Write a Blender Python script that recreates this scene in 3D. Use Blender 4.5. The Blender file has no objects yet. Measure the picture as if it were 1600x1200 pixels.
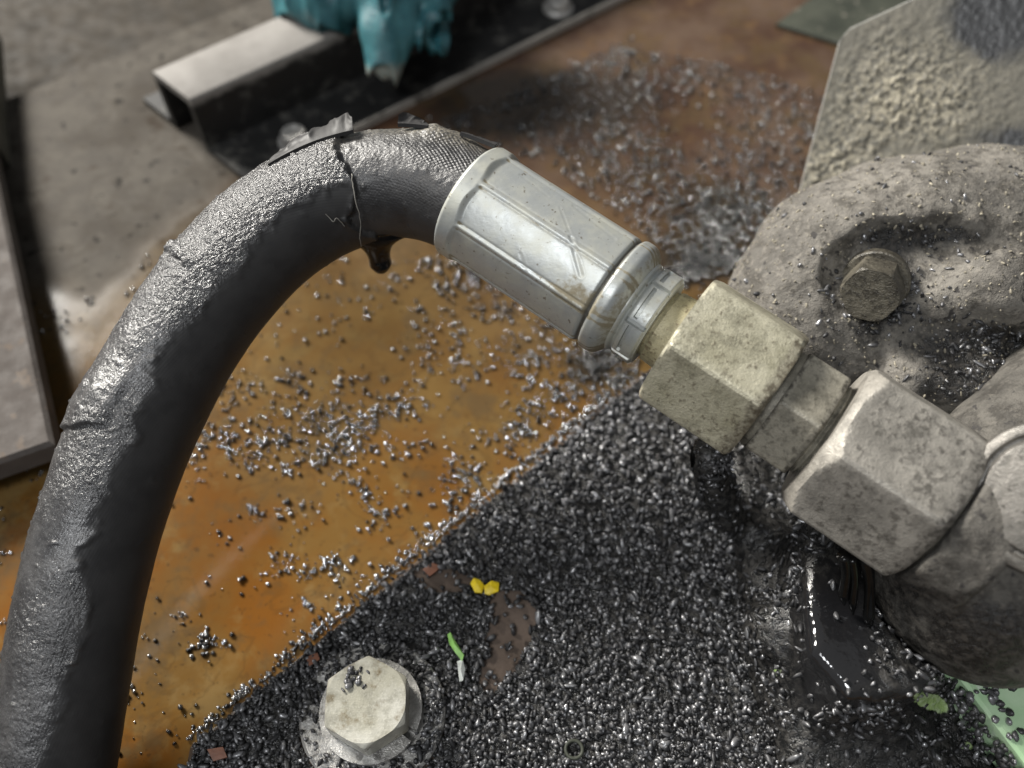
import bpy, math
import numpy as np
from mathutils import Vector

rng = np.random.default_rng(11)
S = 0.001                      # everything below is worked out in millimetres

# ------------------------------------------------------------------ camera
PITCH = math.radians(57.0)
CAM = np.array([0.0, 0.0, 240.0])
FPX = 1413.0                   # focal length in pixels of a 1600 px wide frame
RGT = np.array([1.0, 0, 0])
UPV = np.array([0, math.sin(PITCH), math.cos(PITCH)])
FWD = np.array([0, math.cos(PITCH), -math.sin(PITCH)])
scene = bpy.context.scene
COL = scene.collection
cd = bpy.data.cameras.new('camera')
cd.sensor_width = 36.0
cd.lens = 36.0 * FPX / 1600.0
cd.clip_start = 0.005
cd.clip_end = 20.0
cd.dof.use_dof = True
cd.dof.focus_distance = 0.206
cd.dof.aperture_fstop = 8.5
cam = bpy.data.objects.new('camera', cd)
COL.objects.link(cam)
cam.location = CAM * S
cam.rotation_euler = (math.radians(90) - PITCH, 0, 0)
scene.camera = cam

# ------------------------------------------------------------------ light (workshop key lamp and an added fill)
world = bpy.data.worlds.new('World')
scene.world = world
world.use_nodes = True
bg = world.node_tree.nodes['Background']
bg.inputs[0].default_value = (0.96, 0.98, 1.0, 1)
bg.inputs[1].default_value = 0.17


def area(name, d, dist, size, watt, col, target=(40, 120, 40)):
    L = bpy.data.lights.new(name, 'AREA')
    L.shape = 'RECTANGLE'
    L.size, L.size_y = size
    L.energy = watt
    L.color = col
    o = bpy.data.objects.new(name, L)
    COL.objects.link(o)
    d = Vector(d).normalized()
    o.location = Vector(target) * S + d * dist
    o.rotation_euler = d.to_track_quat('Z', 'Y').to_euler()
    return o


area('lamp_key', (-0.64, 0.54, 0.55), 1.5, (0.44, 0.34), 44, (1.0, 0.96, 0.89))
area('lamp_fill', (-0.35, -0.45, 0.85), 2.2, (0.6, 0.3), 15, (0.96, 0.98, 1.0))  # added fill that lifts the dark faces, not a known lamp
scene.view_settings.view_transform = 'Standard'
scene.view_settings.look = 'None'
scene.view_settings.exposure = 0.38
scene.view_settings.gamma = 1.0
scene.cycles.use_denoising = True
scene.cycles.max_bounces = 6


# ------------------------------------------------------------------ point helpers (mm)
def ray(px, py):
    return FWD + (np.asarray(px, float)[..., None] - 800) / FPX * RGT + (600 - np.asarray(py, float)[..., None]) / FPX * UPV


def P(px, py, d):
    return CAM + np.asarray(d, float)[..., None] * ray(px, py)


def G(px, py, z=0.0):
    r = ray(px, py)
    return CAM + r * ((z - CAM[2]) / r[..., 2])[..., None]


def proj(p):
    q = np.asarray(p, float) - CAM
    d = q @ FWD
    return 800 + FPX * (q @ RGT) / d, 600 - FPX * (q @ UPV) / d, d


def nrm(v):
    v = np.asarray(v, float)
    return v / np.linalg.norm(v, axis=-1, keepdims=True)


def smooth(a, b, x):
    t = np.clip((x - a) / (b - a), 0, 1)
    return t * t * (3 - 2 * t)


# ------------------------------------------------------------------ noise
def _hash(i, j, k, s):
    h = (i * 374761393 + j * 668265263 + k * 2147483647 + s * 974634777) & 0xFFFFFFFF
    h = ((h ^ (h >> 13)) * 1274126177) & 0xFFFFFFFF
    h = h ^ (h >> 16)
    return (h & 0xFFFF) / 65535.0


def vnoise(p, scale, seed=0):
    q = np.asarray(p, float) / scale
    i = np.floor(q).astype(np.int64)
    f = q - i
    f = f * f * (3 - 2 * f)
    out = 0
    for dx in (0, 1):
        wx = f[..., 0] if dx else 1 - f[..., 0]
        for dy in (0, 1):
            wy = f[..., 1] if dy else 1 - f[..., 1]
            for dz in (0, 1):
                wz = f[..., 2] if dz else 1 - f[..., 2]
                out = out + wx * wy * wz * _hash(i[..., 0] + dx, i[..., 1] + dy, i[..., 2] + dz, seed)
    return out * 2 - 1


def fbm(p, scale, octv=3, seed=0, gain=0.5):
    a, t, w = 1.0, 0, 0
    for o in range(octv):
        t = t + a * vnoise(p, scale, seed + o * 17)
        w += a
        a *= gain
        scale *= 0.5
    return t / w


# ------------------------------------------------------------------ objects
def tag(o, label=None, cat=None, group=None, kind=None):
    for k, v in (('label', label), ('category', cat), ('group', group), ('kind', kind)):
        if v:
            o[k] = v
    return o


def thing(name, label, cat, base, group=None):
    o = bpy.data.objects.new(name, None)
    o.empty_display_size = 0.01
    COL.objects.link(o)
    o.location = np.asarray(base, float) * S
    return tag(o, label, cat, group)


def root_base(o):
    while o.parent:
        o = o.parent
    return np.array(o.location) / S


def make(name, V, F, mat, parent=None, base=None, sharp=40, attrs=None, uv=None):
    """V in world mm; linked as one mesh object, its origin at the thing's base."""
    V = np.asarray(V, float)
    if parent is not None:
        b = root_base(parent)
    else:
        b = np.asarray(base if base is not None else [V[:, 0].mean(), V[:, 1].mean(), V[:, 2].min()], float)
    me = bpy.data.meshes.new(name)
    W = (V - b) * S
    if isinstance(F, np.ndarray):
        n, k = F.shape
        me.vertices.add(len(W))
        me.vertices.foreach_set('co', W.astype(np.float32).ravel())
        me.loops.add(n * k)
        me.loops.foreach_set('vertex_index', F.astype(np.int32).ravel())
        me.polygons.add(n)
        me.polygons.foreach_set('loop_start', np.arange(0, n * k, k, dtype=np.int32))
        me.update(calc_edges=True)
        me.validate()
    else:
        me.from_pydata(W.tolist(), [], [tuple(int(i) for i in f) for f in F])
    me.polygons.foreach_set('use_smooth', np.ones(len(me.polygons), bool))
    if sharp is not None and sharp < 180:
        me.set_sharp_from_angle(angle=math.radians(sharp))
    for k, a in (attrs or {}).items():
        at = me.attributes.new(k, 'FLOAT', 'POINT')
        at.data.foreach_set('value', np.asarray(a, np.float32))
    me.materials.append(mat)
    o = bpy.data.objects.new(name, me)
    COL.objects.link(o)
    if parent is not None:
        o.parent = parent
    else:
        o.location = b * S
    return o


class MB:
    """collects pieces of one part"""
    def __init__(self):
        self.V, self.F, self.n = [], [], 0

    def add(self, V, F):
        V = np.asarray(V, float)
        self.V.append(V)
        self.F += [tuple(int(i) + self.n for i in f) for f in F]
        self.n += len(V)

    def make(self, *a, **k):
        return make(a[0], np.vstack(self.V), self.F, *a[1:], **k)


def grid_faces(nu, nv, closed_v=True, closed_u=False):
    i = np.arange(nu if closed_u else nu - 1)
    j = np.arange(nv if closed_v else nv - 1)
    I, J = np.meshgrid(i, j, indexing='ij')
    I2, J2 = (I + 1) % nu, (J + 1) % nv
    return np.stack([I * nv + J, I * nv + J2, I2 * nv + J2, I2 * nv + J], -1).reshape(-1, 4)


def frame(ax, hint):
    ax = nrm(ax)
    e1 = nrm(hint - ax * np.dot(hint, ax))
    return ax, e1, np.cross(ax, e1)


def lathe(c0, ax, hint, prof, ntheta, mod=None, cap=True):
    """prof: list (s, r); mod(s, th, r)->r.  angle 0 is along hint."""
    ax, e1, e2 = frame(ax, hint)
    prof = np.asarray(prof, float)
    th = np.linspace(0, 2 * np.pi, ntheta, endpoint=False)
    s = prof[:, 0][:, None] + 0 * th
    r = prof[:, 1][:, None] + 0 * th
    T = th[None, :] + 0 * s
    if mod:
        r = mod(s, T, r)
    V = c0 + s[..., None] * ax + (r * np.cos(T))[..., None] * e1 + (r * np.sin(T))[..., None] * e2
    F = grid_faces(len(prof), ntheta)
    V = V.reshape(-1, 3)
    F = [tuple(f) for f in F]
    if cap:
        n = len(V)
        V = np.vstack([V, c0 + ax * prof[0, 0], c0 + ax * prof[-1, 0]])
        for j in range(ntheta):
            F.append((n, (j + 1) % ntheta, j))
            b = (len(prof) - 1) * ntheta
            F.append((n + 1, b + j, b + (j + 1) % ntheta))
    return V, F


def sweep(pts, radii, nseg=8, hint=None, closed=True):
    pts = np.asarray(pts, float)
    T = nrm(np.gradient(pts, axis=0))
    h = np.array([0.3, 0.2, 1.0]) if hint is None else np.asarray(hint, float)
    e1 = nrm(h - T * (T @ h)[:, None])
    e2 = np.cross(T, e1)
    th = np.linspace(0, 2 * np.pi, nseg, endpoint=False)
    r = np.broadcast_to(np.asarray(radii, float), (len(pts),))[:, None, None]
    V = pts[:, None, :] + r * (np.cos(th)[None, :, None] * e1[:, None, :] + np.sin(th)[None, :, None] * e2[:, None, :])
    F = [tuple(f) for f in grid_faces(len(pts), nseg)]
    F.append(tuple(range(nseg))[::-1])
    F.append(tuple((len(pts) - 1) * nseg + j for j in range(nseg)))
    return V.reshape(-1, 3), F


def spline(pts, n):
    """Catmull-Rom through pts, n samples, even in arc length"""
    p = np.asarray(pts, float)
    p = np.vstack([2 * p[0] - p[1], p, 2 * p[-1] - p[-2]])
    out = []
    for i in range(1, len(p) - 2):
        t = np.linspace(0, 1, 60, endpoint=False)[:, None]
        a, b, c, d = p[i - 1], p[i], p[i + 1], p[i + 2]
        out.append(0.5 * ((2 * b) + (c - a) * t + (2 * a - 5 * b + 4 * c - d) * t ** 2 + (3 * b - a - 3 * c + d) * t ** 3))
    q = np.vstack(out + [p[-2][None]])
    L = np.r_[0, np.cumsum(np.linalg.norm(np.diff(q, axis=0), axis=1))]
    s = np.linspace(0, L[-1], n)
    return np.stack([np.interp(s, L, q[:, k]) for k in range(q.shape[1])], -1), s


def slab(poly, z0, z1, bev=0.8):
    """polygon (mm, xy of each corner) extruded from z0 to z1 with a bevelled top edge"""
    p = np.asarray(poly, float)[:, :2]
    n = len(p)
    ar = 0.5 * np.sum(p[:, 0] * np.roll(p[:, 1], -1) - np.roll(p[:, 0], -1) * p[:, 1])
    if ar < 0:
        p = p[::-1]
    d1 = nrm(p - np.roll(p, 1, 0))
    d2 = nrm(np.roll(p, -1, 0) - p)
    n1 = np.stack([-d1[:, 1], d1[:, 0]], -1)
    n2 = np.stack([-d2[:, 1], d2[:, 0]], -1)
    m = n1 + n2
    m = m / np.sum(m * n1, -1, keepdims=True)
    ins = p + m * bev
    V = np.vstack([np.c_[p, np.full(n, z0)], np.c_[p, np.full(n, z1 - bev)], np.c_[ins, np.full(n, z1)]])
    F = [tuple(range(n))[::-1], tuple(range(2 * n, 3 * n))]
    for k in range(2):
        for i in range(n):
            j = (i + 1) % n
            F.append((k * n + i, k * n + j, (k + 1) * n + j, (k + 1) * n + i))
    return V, F


# ------------------------------------------------------------------ signed distance modelling
def surface_nets(fun, lo, hi, h):
    lo, hi = np.asarray(lo, float), np.asarray(hi, float)
    n = np.ceil((hi - lo) / h).astype(int) + 1
    ax = [lo[k] + h * np.arange(n[k]) for k in range(3)]
    Pg = np.stack(np.meshgrid(*ax, indexing='ij'), -1)
    D = fun(Pg)
    ins = D < 0
    m = n - 1
    acc = np.zeros(tuple(m) + (3,))
    cnt = np.zeros(tuple(m))
    cs = [(a, b, c) for a in (0, 1) for b in (0, 1) for c in (0, 1)]

    def sl(o):
        return tuple(slice(o[k], o[k] + m[k]) for k in range(3))
    for a in cs:
        for k in range(3):
            if a[k]:
                continue
            b = list(a)
            b[k] = 1
            da, db = D[sl(a)], D[sl(b)]
            cr = (da < 0) != (db < 0)
            t = np.where(cr, da / np.where(cr, da - db, 1), 0)
            for q in range(3):
                acc[..., q] += np.where(cr, a[q] + (t if q == k else 0), 0)
            cnt += cr
    act = cnt > 0
    idx = -np.ones(tuple(m), int)
    idx[act] = np.arange(act.sum())
    cell = np.argwhere(act)
    V = lo + h * (cell + acc[act] / cnt[act][:, None])
    Fs = []
    for k in range(3):
        o1, o2 = [(1, 2), (2, 0), (0, 1)][k]
        d = [0, 0, 0]
        d[k] = 1
        A = ins[tuple(slice(1, n[q] - 1) if q != k else slice(0, n[q] - 1) for q in range(3))]
        B = ins[tuple(slice(1, n[q] - 1) if q != k else slice(1, n[q]) for q in range(3))]
        e = np.argwhere(A != B)
        if not len(e):
            continue
        flip = A[tuple(e.T)]
        base = e.copy()
        for q in range(3):
            if q != k:
                base[:, q] += 1
        c = []
        for a, b in ((0, 0), (-1, 0), (-1, -1), (0, -1)):
            w = base.copy()
            w[:, o1] += a
            w[:, o2] += b
            c.append(idx[tuple(w.T)])
        q4 = np.stack(c, -1)
        q4[~flip] = q4[~flip][:, ::-1]
        Fs.append(q4)
    return V, np.vstack(Fs)


def sd_caps(p, a, b, r):
    pa, ba = p - a, b - a
    t = np.clip((pa @ ba) / max(np.dot(ba, ba), 1e-9), 0, 1)
    return np.linalg.norm(pa - t[..., None] * ba, axis=-1) - r


def sd_chain(p, pts, radii):
    d = None
    for (a, b, ra, rb) in zip(pts[:-1], pts[1:], radii[:-1], radii[1:]):
        pa, ba = p - a, b - a
        t = np.clip((pa @ ba) / max(np.dot(ba, ba), 1e-9), 0, 1)
        e = np.linalg.norm(pa - t[..., None] * ba, axis=-1) - (ra + (rb - ra) * t)
        d = e if d is None else smin(d, e, 3.0)
    return d


def sd_cyl(p, a, b, r, rnd=1.0):
    ba = b - a
    L = np.linalg.norm(ba)
    u = ba / L
    q = p - a
    s = q @ u
    rad = np.linalg.norm(q - s[..., None] * u, axis=-1)
    dx, dy = rad - (r - rnd), np.abs(s - L / 2) - (L / 2 - rnd)
    return np.minimum(np.maximum(dx, dy), 0) + np.sqrt(np.maximum(dx, 0) ** 2 + np.maximum(dy, 0) ** 2) - rnd


def sd_poly(p, poly, z0, z1, rnd):
    """extruded polygon"""
    x, y = p[..., 0], p[..., 1]
    v = np.asarray(poly, float)[:, :2]
    d = np.full(x.shape, 1e18)
    s = np.ones(x.shape)
    n = len(v)
    for i in range(n):
        j = (i - 1) % n
        e = v[j] - v[i]
        wx, wy = x - v[i, 0], y - v[i, 1]
        t = np.clip((wx * e[0] + wy * e[1]) / np.dot(e, e), 0, 1)
        bx, by = wx - e[0] * t, wy - e[1] * t
        d = np.minimum(d, bx * bx + by * by)
        c1, c2, c3 = y >= v[i, 1], y < v[j, 1], e[0] * wy > e[1] * wx
        fl = (c1 & c2 & c3) | (~c1 & ~c2 & ~c3)
        s = np.where(fl, -s, s)
    dx = s * np.sqrt(d) + rnd
    dy = np.abs(p[..., 2] - (z0 + z1) / 2) - ((z1 - z0) / 2 - rnd)
    return np.minimum(np.maximum(dx, dy), 0) + np.sqrt(np.maximum(dx, 0) ** 2 + np.maximum(dy, 0) ** 2) - rnd


def smin(a, b, k):
    h = np.clip(0.5 + 0.5 * (b - a) / k, 0, 1)
    return b + (a - b) * h - k * h * (1 - h)


def smax(a, b, k):
    return -smin(-a, -b, k)


def vnormals(V, F):
    n = np.zeros_like(V)
    fn = np.cross(V[F[:, 2]] - V[F[:, 0]], V[F[:, 3 if F.shape[1] > 3 else 1]] - V[F[:, 1]])
    for k in range(F.shape[1]):
        np.add.at(n, F[:, k], fn)
    return n / np.maximum(np.linalg.norm(n, axis=1, keepdims=True), 1e-9)


# ------------------------------------------------------------------ materials
class M:
    def __init__(self, name, rough=0.5, metal=0.0, color=(0.5, 0.5, 0.5)):
        self.m = bpy.data.materials.new(name)
        self.m.use_nodes = True
        self.nt = self.m.node_tree
        self.b = self.nt.nodes['Principled BSDF']
        self.b.inputs['Roughness'].default_value = rough
        self.b.inputs['Metallic'].default_value = metal
        self.b.inputs['Base Color'].default_value = (*color, 1)
        g = self.n('ShaderNodeNewGeometry')
        s = self.n('ShaderNodeVectorMath', operation='SCALE')
        self.link(g.outputs['Position'], s.inputs[0])
        s.inputs['Scale'].default_value = 1 / S
        self.pos = s.outputs[0]

    def n(self, t, **k):
        x = self.nt.nodes.new(t)
        for a, v in k.items():
            setattr(x, a, v)
        return x

    def link(self, a, b):
        self.nt.links.new(a, b)

    def _in(self, sock, v):
        if isinstance(v, (int, float)):
            sock.default_value = v
        elif isinstance(v, tuple):
            sock.default_value = (*v, 1) if len(v) == 3 and sock.type == 'RGBA' else v
        else:
            self.link(v, sock)

    def noise(self, size, detail=3, rough=0.55, stretch=None, vec=None, dist=0.0):
        x = self.n('ShaderNodeTexNoise')
        v = vec or self.pos
        if stretch:
            q = self.n('ShaderNodeVectorMath', operation='MULTIPLY')
            self.link(v, q.inputs[0])
            q.inputs[1].default_value = stretch
            v = q.outputs[0]
        self.link(v, x.inputs['Vector'])
        x.inputs['Scale'].default_value = 1.0 / size
        x.inputs['Detail'].default_value = detail
        x.inputs['Roughness'].default_value = rough
        x.inputs['Distortion'].default_value = dist
        return x.outputs['Fac']

    def voronoi(self, size, feature='F1'):
        x = self.n('ShaderNodeTexVoronoi', feature=feature)
        self.link(self.pos, x.inputs['Vector'])
        x.inputs['Scale'].default_value = 1.0 / size
        return x.outputs['Distance']

    def attr(self, name):
        x = self.n('ShaderNodeAttribute', attribute_name=name)
        return x.outputs['Fac']

    def ramp(self, fac, a, b):
        x = self.n('ShaderNodeMapRange', interpolation_type='SMOOTHSTEP')
        self._in(x.inputs['Value'], fac)
        x.inputs['From Min'].default_value = a
        x.inputs['From Max'].default_value = b
        return x.outputs[0]

    def math(self, op, a, b=0.0):
        x = self.n('ShaderNodeMath', operation=op)
        self._in(x.inputs[0], a)
        self._in(x.inputs[1], b)
        return x.outputs[0]

    def mix(self, fac, a, b):
        x = self.n('ShaderNodeMix', data_type='RGBA')
        self._in(x.inputs[0], fac)
        self._in(x.inputs[6], a)
        self._in(x.inputs[7], b)
        return x.outputs[2]

    def lerp(self, fac, a, b):
        x = self.n('ShaderNodeMix', data_type='FLOAT')
        self._in(x.inputs[0], fac)
        self._in(x.inputs[2], a)
        self._in(x.inputs[3], b)
        return x.outputs[0]

    def bump(self, h, mm, strength=1.0, prev=None):
        x = self.n('ShaderNodeBump')
        self.link(h, x.inputs['Height'])
        x.inputs['Distance'].default_value = mm * S
        self._in(x.inputs['Strength'], strength)
        if prev is not None:
            self.link(prev, x.inputs['Normal'])
        return x.outputs[0]

    def out(self, color=None, rough=None, normal=None, metal=None, **k):
        for nm, v in (('Base Color', color), ('Roughness', rough), ('Metallic', metal), ('Normal', normal)):
            if v is not None:
                self._in(self.b.inputs[nm], v)
        for nm, v in k.items():
            self._in(self.b.inputs[nm.replace('_', ' ')], v)
        return self.m


def mat_tray():
    m = M('tray_steel_oil')
    grey = m.attr('grey')
    red = m.attr('red')
    n1 = m.noise(38, 5, 0.6)
    n2 = m.noise(9, 5, 0.6)
    n3 = m.noise(70, 3)
    amber = m.mix(m.ramp(n1, 0.38, 0.62), (0.138, 0.056, 0.011), (0.128, 0.070, 0.019))
    amber = m.mix(m.ramp(m.math('ADD', n2, m.math('MULTIPLY', n3, 0.6)), 0.78, 1.0), amber, (0.155, 0.098, 0.036))
    rust = m.mix(m.ramp(n1, 0.35, 0.65), (0.048, 0.026, 0.017), (0.092, 0.062, 0.044))
    rust = m.mix(m.ramp(n2, 0.5, 0.75), rust, (0.10, 0.06, 0.03))
    steel = m.mix(m.ramp(n2, 0.3, 0.7), (0.052, 0.046, 0.039), (0.085, 0.077, 0.066))
    steel = m.mix(m.ramp(m.noise(5.5, 3, 0.5), 0.62, 0.68), steel, (0.02, 0.018, 0.016))
    steel = m.mix(m.ramp(m.noise(16, 4, 0.5), 0.62, 0.72), steel, (0.034, 0.025, 0.018))
    amber = m.mix(m.attr('olive'), amber, m.mix(m.ramp(n1, 0.35, 0.65), (0.078, 0.050, 0.018), (0.125, 0.078, 0.026)))
    c = m.mix(red, amber, rust)
    st = m.ramp(m.math('ADD', m.noise(22, 5, 0.65), m.math('MULTIPLY', m.noise(4, 4, 0.6), 0.35)), 0.66, 0.85)
    c = m.mix(m.math('MULTIPLY', st, 0.7), c, (0.075, 0.05, 0.024))
    so = m.ramp(m.math('ADD', m.attr('soot'), m.math('MULTIPLY', m.math('SUBTRACT', m.noise(5, 5, 0.65), 0.5), 0.9)), 0.25, 0.9)
    c = m.mix(m.math('MULTIPLY', so, 0.85), c, (0.022, 0.018, 0.014))
    lin = m.ramp(m.math('ABSOLUTE', m.math('SUBTRACT', m.noise(30, 4, 0.55, dist=0.6), 0.52)), 0.02, 0.0)
    c = m.mix(m.math('MULTIPLY', lin, 0.28), c, (0.055, 0.032, 0.012))
    sp = m.ramp(m.noise(2.2, 3, 0.6), 0.60, 0.70)
    c = m.mix(m.math('MULTIPLY', sp, 0.5), c, (0.045, 0.028, 0.013))
    steel = m.mix(m.math('MULTIPLY', lin, 0.6), steel, (0.05, 0.043, 0.035))
    steel = m.mix(m.math('MULTIPLY', m.ramp(m.noise(34, 5, 0.65), 0.45, 0.65), 0.55), steel, (0.032, 0.026, 0.020))
    c = m.mix(grey, c, steel)
    rg = m.lerp(m.ramp(grey, 0.7, 1.0), m.lerp(m.ramp(n1, 0.3, 0.7), 0.09, 0.20), m.lerp(m.ramp(n2, 0.3, 0.7), 0.6, 0.75))
    nb = m.bump(m.noise(14, 3), 0.5, 0.07)
    nb = m.bump(m.noise(0.7, 3), 0.05, m.lerp(grey, 0.15, 0.5), nb)
    return m.out(c, rg, nb, Specular_IOR_Level=m.lerp(m.ramp(grey, 0.05, 0.45), 0.3, 0.06))


def mat_crumb(name, lo, hi, rough, metal=0.0):
    m = M(name, metal=metal)
    t = m.attr('tone')
    c = m.mix(t, lo, hi)
    nb = m.bump(m.noise(0.5, 2), 0.09, 0.7 if rough > 0.2 else 0.15)
    return m.out(c, m.lerp(t, rough * 1.4, rough * 0.75), nb)


def mat_dusty(name, base, dust, pits, pit_amt=(0.6, 0.7), pit_size=1.4, rough=0.62, metal=0.0, grain=0.16, dust_rng=(0.35, 0.65), relief=0.3):
    m = M(name)
    n1 = m.noise(12, 5, 0.6)
    n2 = m.noise(pit_size, 4, 0.6)
    n3 = m.noise(0.45, 3, 0.6)
    n4 = m.noise(4.5, 5, 0.7)
    c = m.mix(m.ramp(n1, *dust_rng), base, dust)
    c = m.mix(m.math('MULTIPLY', m.ramp(n4, 0.44, 0.66), 0.65), c, tuple(x * 0.55 for x in base))
    pf = m.ramp(m.math('ADD', n2, m.math('MULTIPLY', m.math('SUBTRACT', m.noise(7, 3), 0.5), 0.45)), *pit_amt)
    c = m.mix(m.math('MULTIPLY', pf, m.lerp(m.noise(3, 2), 0.3, 1.0)), c, pits)
    c = m.mix(m.math('MULTIPLY', m.ramp(n3, 0.52, 0.75), 0.3), c, tuple(min(1, x * 1.45 + 0.03) for x in dust))
    gr = m.ramp(m.math('ADD', m.attr('grime'), m.math('MULTIPLY', m.math('SUBTRACT', m.noise(3.0, 5, 0.7), 0.5), 1.1)), 0.38, 0.8)
    c = m.mix(m.math('MULTIPLY', gr, 0.9), c, tuple(x * 0.8 for x in pits))
    we = m.math('MULTIPLY', m.attr('wear'), m.ramp(m.noise(1.6, 4, 0.7), 0.38, 0.6))
    c = m.mix(m.math('MULTIPLY', we, 0.6), c, tuple(min(1, x * 1.4 + 0.05) for x in dust))
    nb = m.bump(n2, 0.5, relief)
    nb = m.bump(n3, grain, 0.8, nb)
    sc = m.noise(0.35, 2, 0.5, stretch=(0.12, 1.0, 0.6))
    nb = m.bump(sc, 0.06, 0.6, nb)
    return m.out(c, m.lerp(m.ramp(n2, 0.4, 0.7), rough, rough * 0.75), nb, m.lerp(we, metal, min(1, metal + 0.3)))


def mat_casting(name='dusty_casting', k=1.0):
    m = M(name)
    sc_ = lambda c: tuple(x * k for x in c)
    oil = m.attr('oil')
    n1 = m.noise(14, 5, 0.62)
    n2 = m.noise(1.5, 4, 0.6)
    n3 = m.noise(0.4, 3, 0.6)
    c = m.mix(m.ramp(n1, 0.35, 0.68), sc_((0.135, 0.125, 0.110)), sc_((0.285, 0.264, 0.23)))
    c = m.mix(m.math('MULTIPLY', m.ramp(m.noise(5, 5, 0.7), 0.44, 0.62), 0.8), c, sc_((0.075, 0.067, 0.056)))
    c = m.mix(m.math('MULTIPLY', m.ramp(n2, 0.5, 0.72), 0.6), c, sc_((0.34, 0.31, 0.265)))
    c = m.mix(m.ramp(m.noise(2.4, 3, 0.5), 0.63, 0.69), c, (0.035, 0.032, 0.03))
    o = m.ramp(m.math('ADD', oil, m.math('MULTIPLY', m.math('SUBTRACT', m.noise(5, 5, 0.65), 0.5), 0.9)), 0.3, 0.72)
    c = m.mix(o, c, m.mix(m.ramp(n2, 0.45, 0.7), (0.016, 0.015, 0.014), (0.06, 0.053, 0.045)))
    nb = m.bump(n2, 0.9, 0.6)
    nb = m.bump(n3, 0.3, 0.9, nb)
    return m.out(c, m.lerp(o, 0.78, m.lerp(m.ramp(n2, 0.4, 0.6), 0.22, 0.5)), nb)


def mat_hose():
    m = M('rubber_hose_cover')
    worn, crack = m.attr('worn'), m.attr('fabric')
    u, v = m.attr('along'), m.attr('around')
    n1 = m.noise(7, 4, 0.6)
    n2 = m.noise(0.7, 3, 0.65)
    n3 = m.noise(0.25, 3, 0.6)
    vo = m.voronoi(1.2)
    c = m.mix(worn, m.mix(m.ramp(n1, 0.3, 0.7), (0.017, 0.0165, 0.017), (0.028, 0.027, 0.027)),
              m.mix(m.ramp(n1, 0.35, 0.7), (0.026, 0.0255, 0.027), (0.062, 0.061, 0.062)))  # paler tone is part wear, part painted light on that flank
    dustm = m.attr('dust')
    c = m.mix(m.math('MULTIPLY', dustm, m.ramp(n2, 0.35, 0.6)), c, (0.17, 0.155, 0.125))
    # woven imprint of the ply below, where the cover has gone
    w1 = m.math('SINE', m.math('MULTIPLY', m.math('ADD', u, v), 5.6))
    w2 = m.math('SINE', m.math('MULTIPLY', m.math('SUBTRACT', u, v), 5.6))
    weave = m.math('MULTIPLY', m.math('ADD', w1, w2), 0.25)
    fine = m.math('SINE', m.math('MULTIPLY', m.math('ADD', m.math('MULTIPLY', u, 0.25), v), 9.0))
    wr = m.math('MULTIPLY', worn, m.attr('craze'))
    nb = m.bump(n2, 0.6, m.lerp(wr, 0.03, 0.9))
    nb = m.bump(vo, 0.5, m.lerp(wr, 0.0, 0.5), nb)
    nb = m.bump(n3, 0.12, m.lerp(worn, 0.16, 0.6), nb)
    nb = m.bump(weave, 0.35, crack, nb)
    nb = m.bump(fine, 0.05, m.lerp(worn, 0.08, 0.22), nb)
    return m.out(c, m.lerp(worn, m.lerp(m.ramp(n1, 0.3, 0.7), 0.5, 0.62), m.lerp(m.ramp(n2, 0.35, 0.65), 0.19, 0.34)), nb, Specular_IOR_Level=m.lerp(worn, 0.42, 1.0))


def mat_ferrule():
    m = M('zinc_plated_ferrule')
    n1 = m.noise(9, 4, 0.6)
    sc = m.noise(0.5, 3, 0.6, stretch=(0.25, 1.0, 1.0))
    dirt = m.attr('dirt')
    dn = m.ramp(m.math('ADD', dirt, m.math('MULTIPLY', m.math('SUBTRACT', m.noise(2.2, 4, 0.65), 0.5), 1.1)), 0.42, 0.8)
    c = m.mix(m.ramp(n1, 0.35, 0.7), (0.36, 0.378, 0.375), (0.43, 0.435, 0.385))
    c = m.mix(m.math('MULTIPLY', m.ramp(m.noise(1.1, 2), 0.66, 0.72), 0.75), c, (0.14, 0.12, 0.09))
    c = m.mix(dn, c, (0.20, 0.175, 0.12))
    c = m.mix(m.ramp(m.attr('groove'), 0.2, 0.9), c, (0.10, 0.095, 0.08))
    rg = m.lerp(dn, m.lerp(m.ramp(n1, 0.3, 0.7), 0.36, 0.50), 0.7)
    scr = m.ramp(m.math('ABSOLUTE', m.math('SUBTRACT', m.noise(5, 2, 0.4, stretch=(1.0, 3.0, 0.5), dist=1.2), 0.5)), 0.004, 0.0)
    c = m.mix(m.math('MULTIPLY', scr, 0.25), c, (0.75, 0.76, 0.74))
    nb = m.bump(sc, 0.05, 0.45)
    nb = m.bump(m.noise(2.5, 3), 0.2, 0.3, nb)
    return m.out(c, rg, nb, m.lerp(dn, 0.42, 0.08))


def mat_paint_steel(name, c1, c2, rough, bumpmm=0.2, spot=None, metal=0.0):
    m = M(name)
    n1 = m.noise(16, 5, 0.6)
    c = m.mix(m.ramp(n1, 0.3, 0.7), c1, c2)
    if spot:
        c = m.mix(m.ramp(m.noise(5, 4, 0.6), 0.6, 0.68), c, spot)
    nb = m.bump(m.noise(1.2, 4, 0.6), bumpmm, 0.5)
    return m.out(c, m.lerp(m.ramp(m.noise(6, 3), 0.3, 0.7), rough * 0.8, rough * 1.2), nb, metal, Specular_IOR_Level=0.12 if rough > 0.6 else 0.25)


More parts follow.
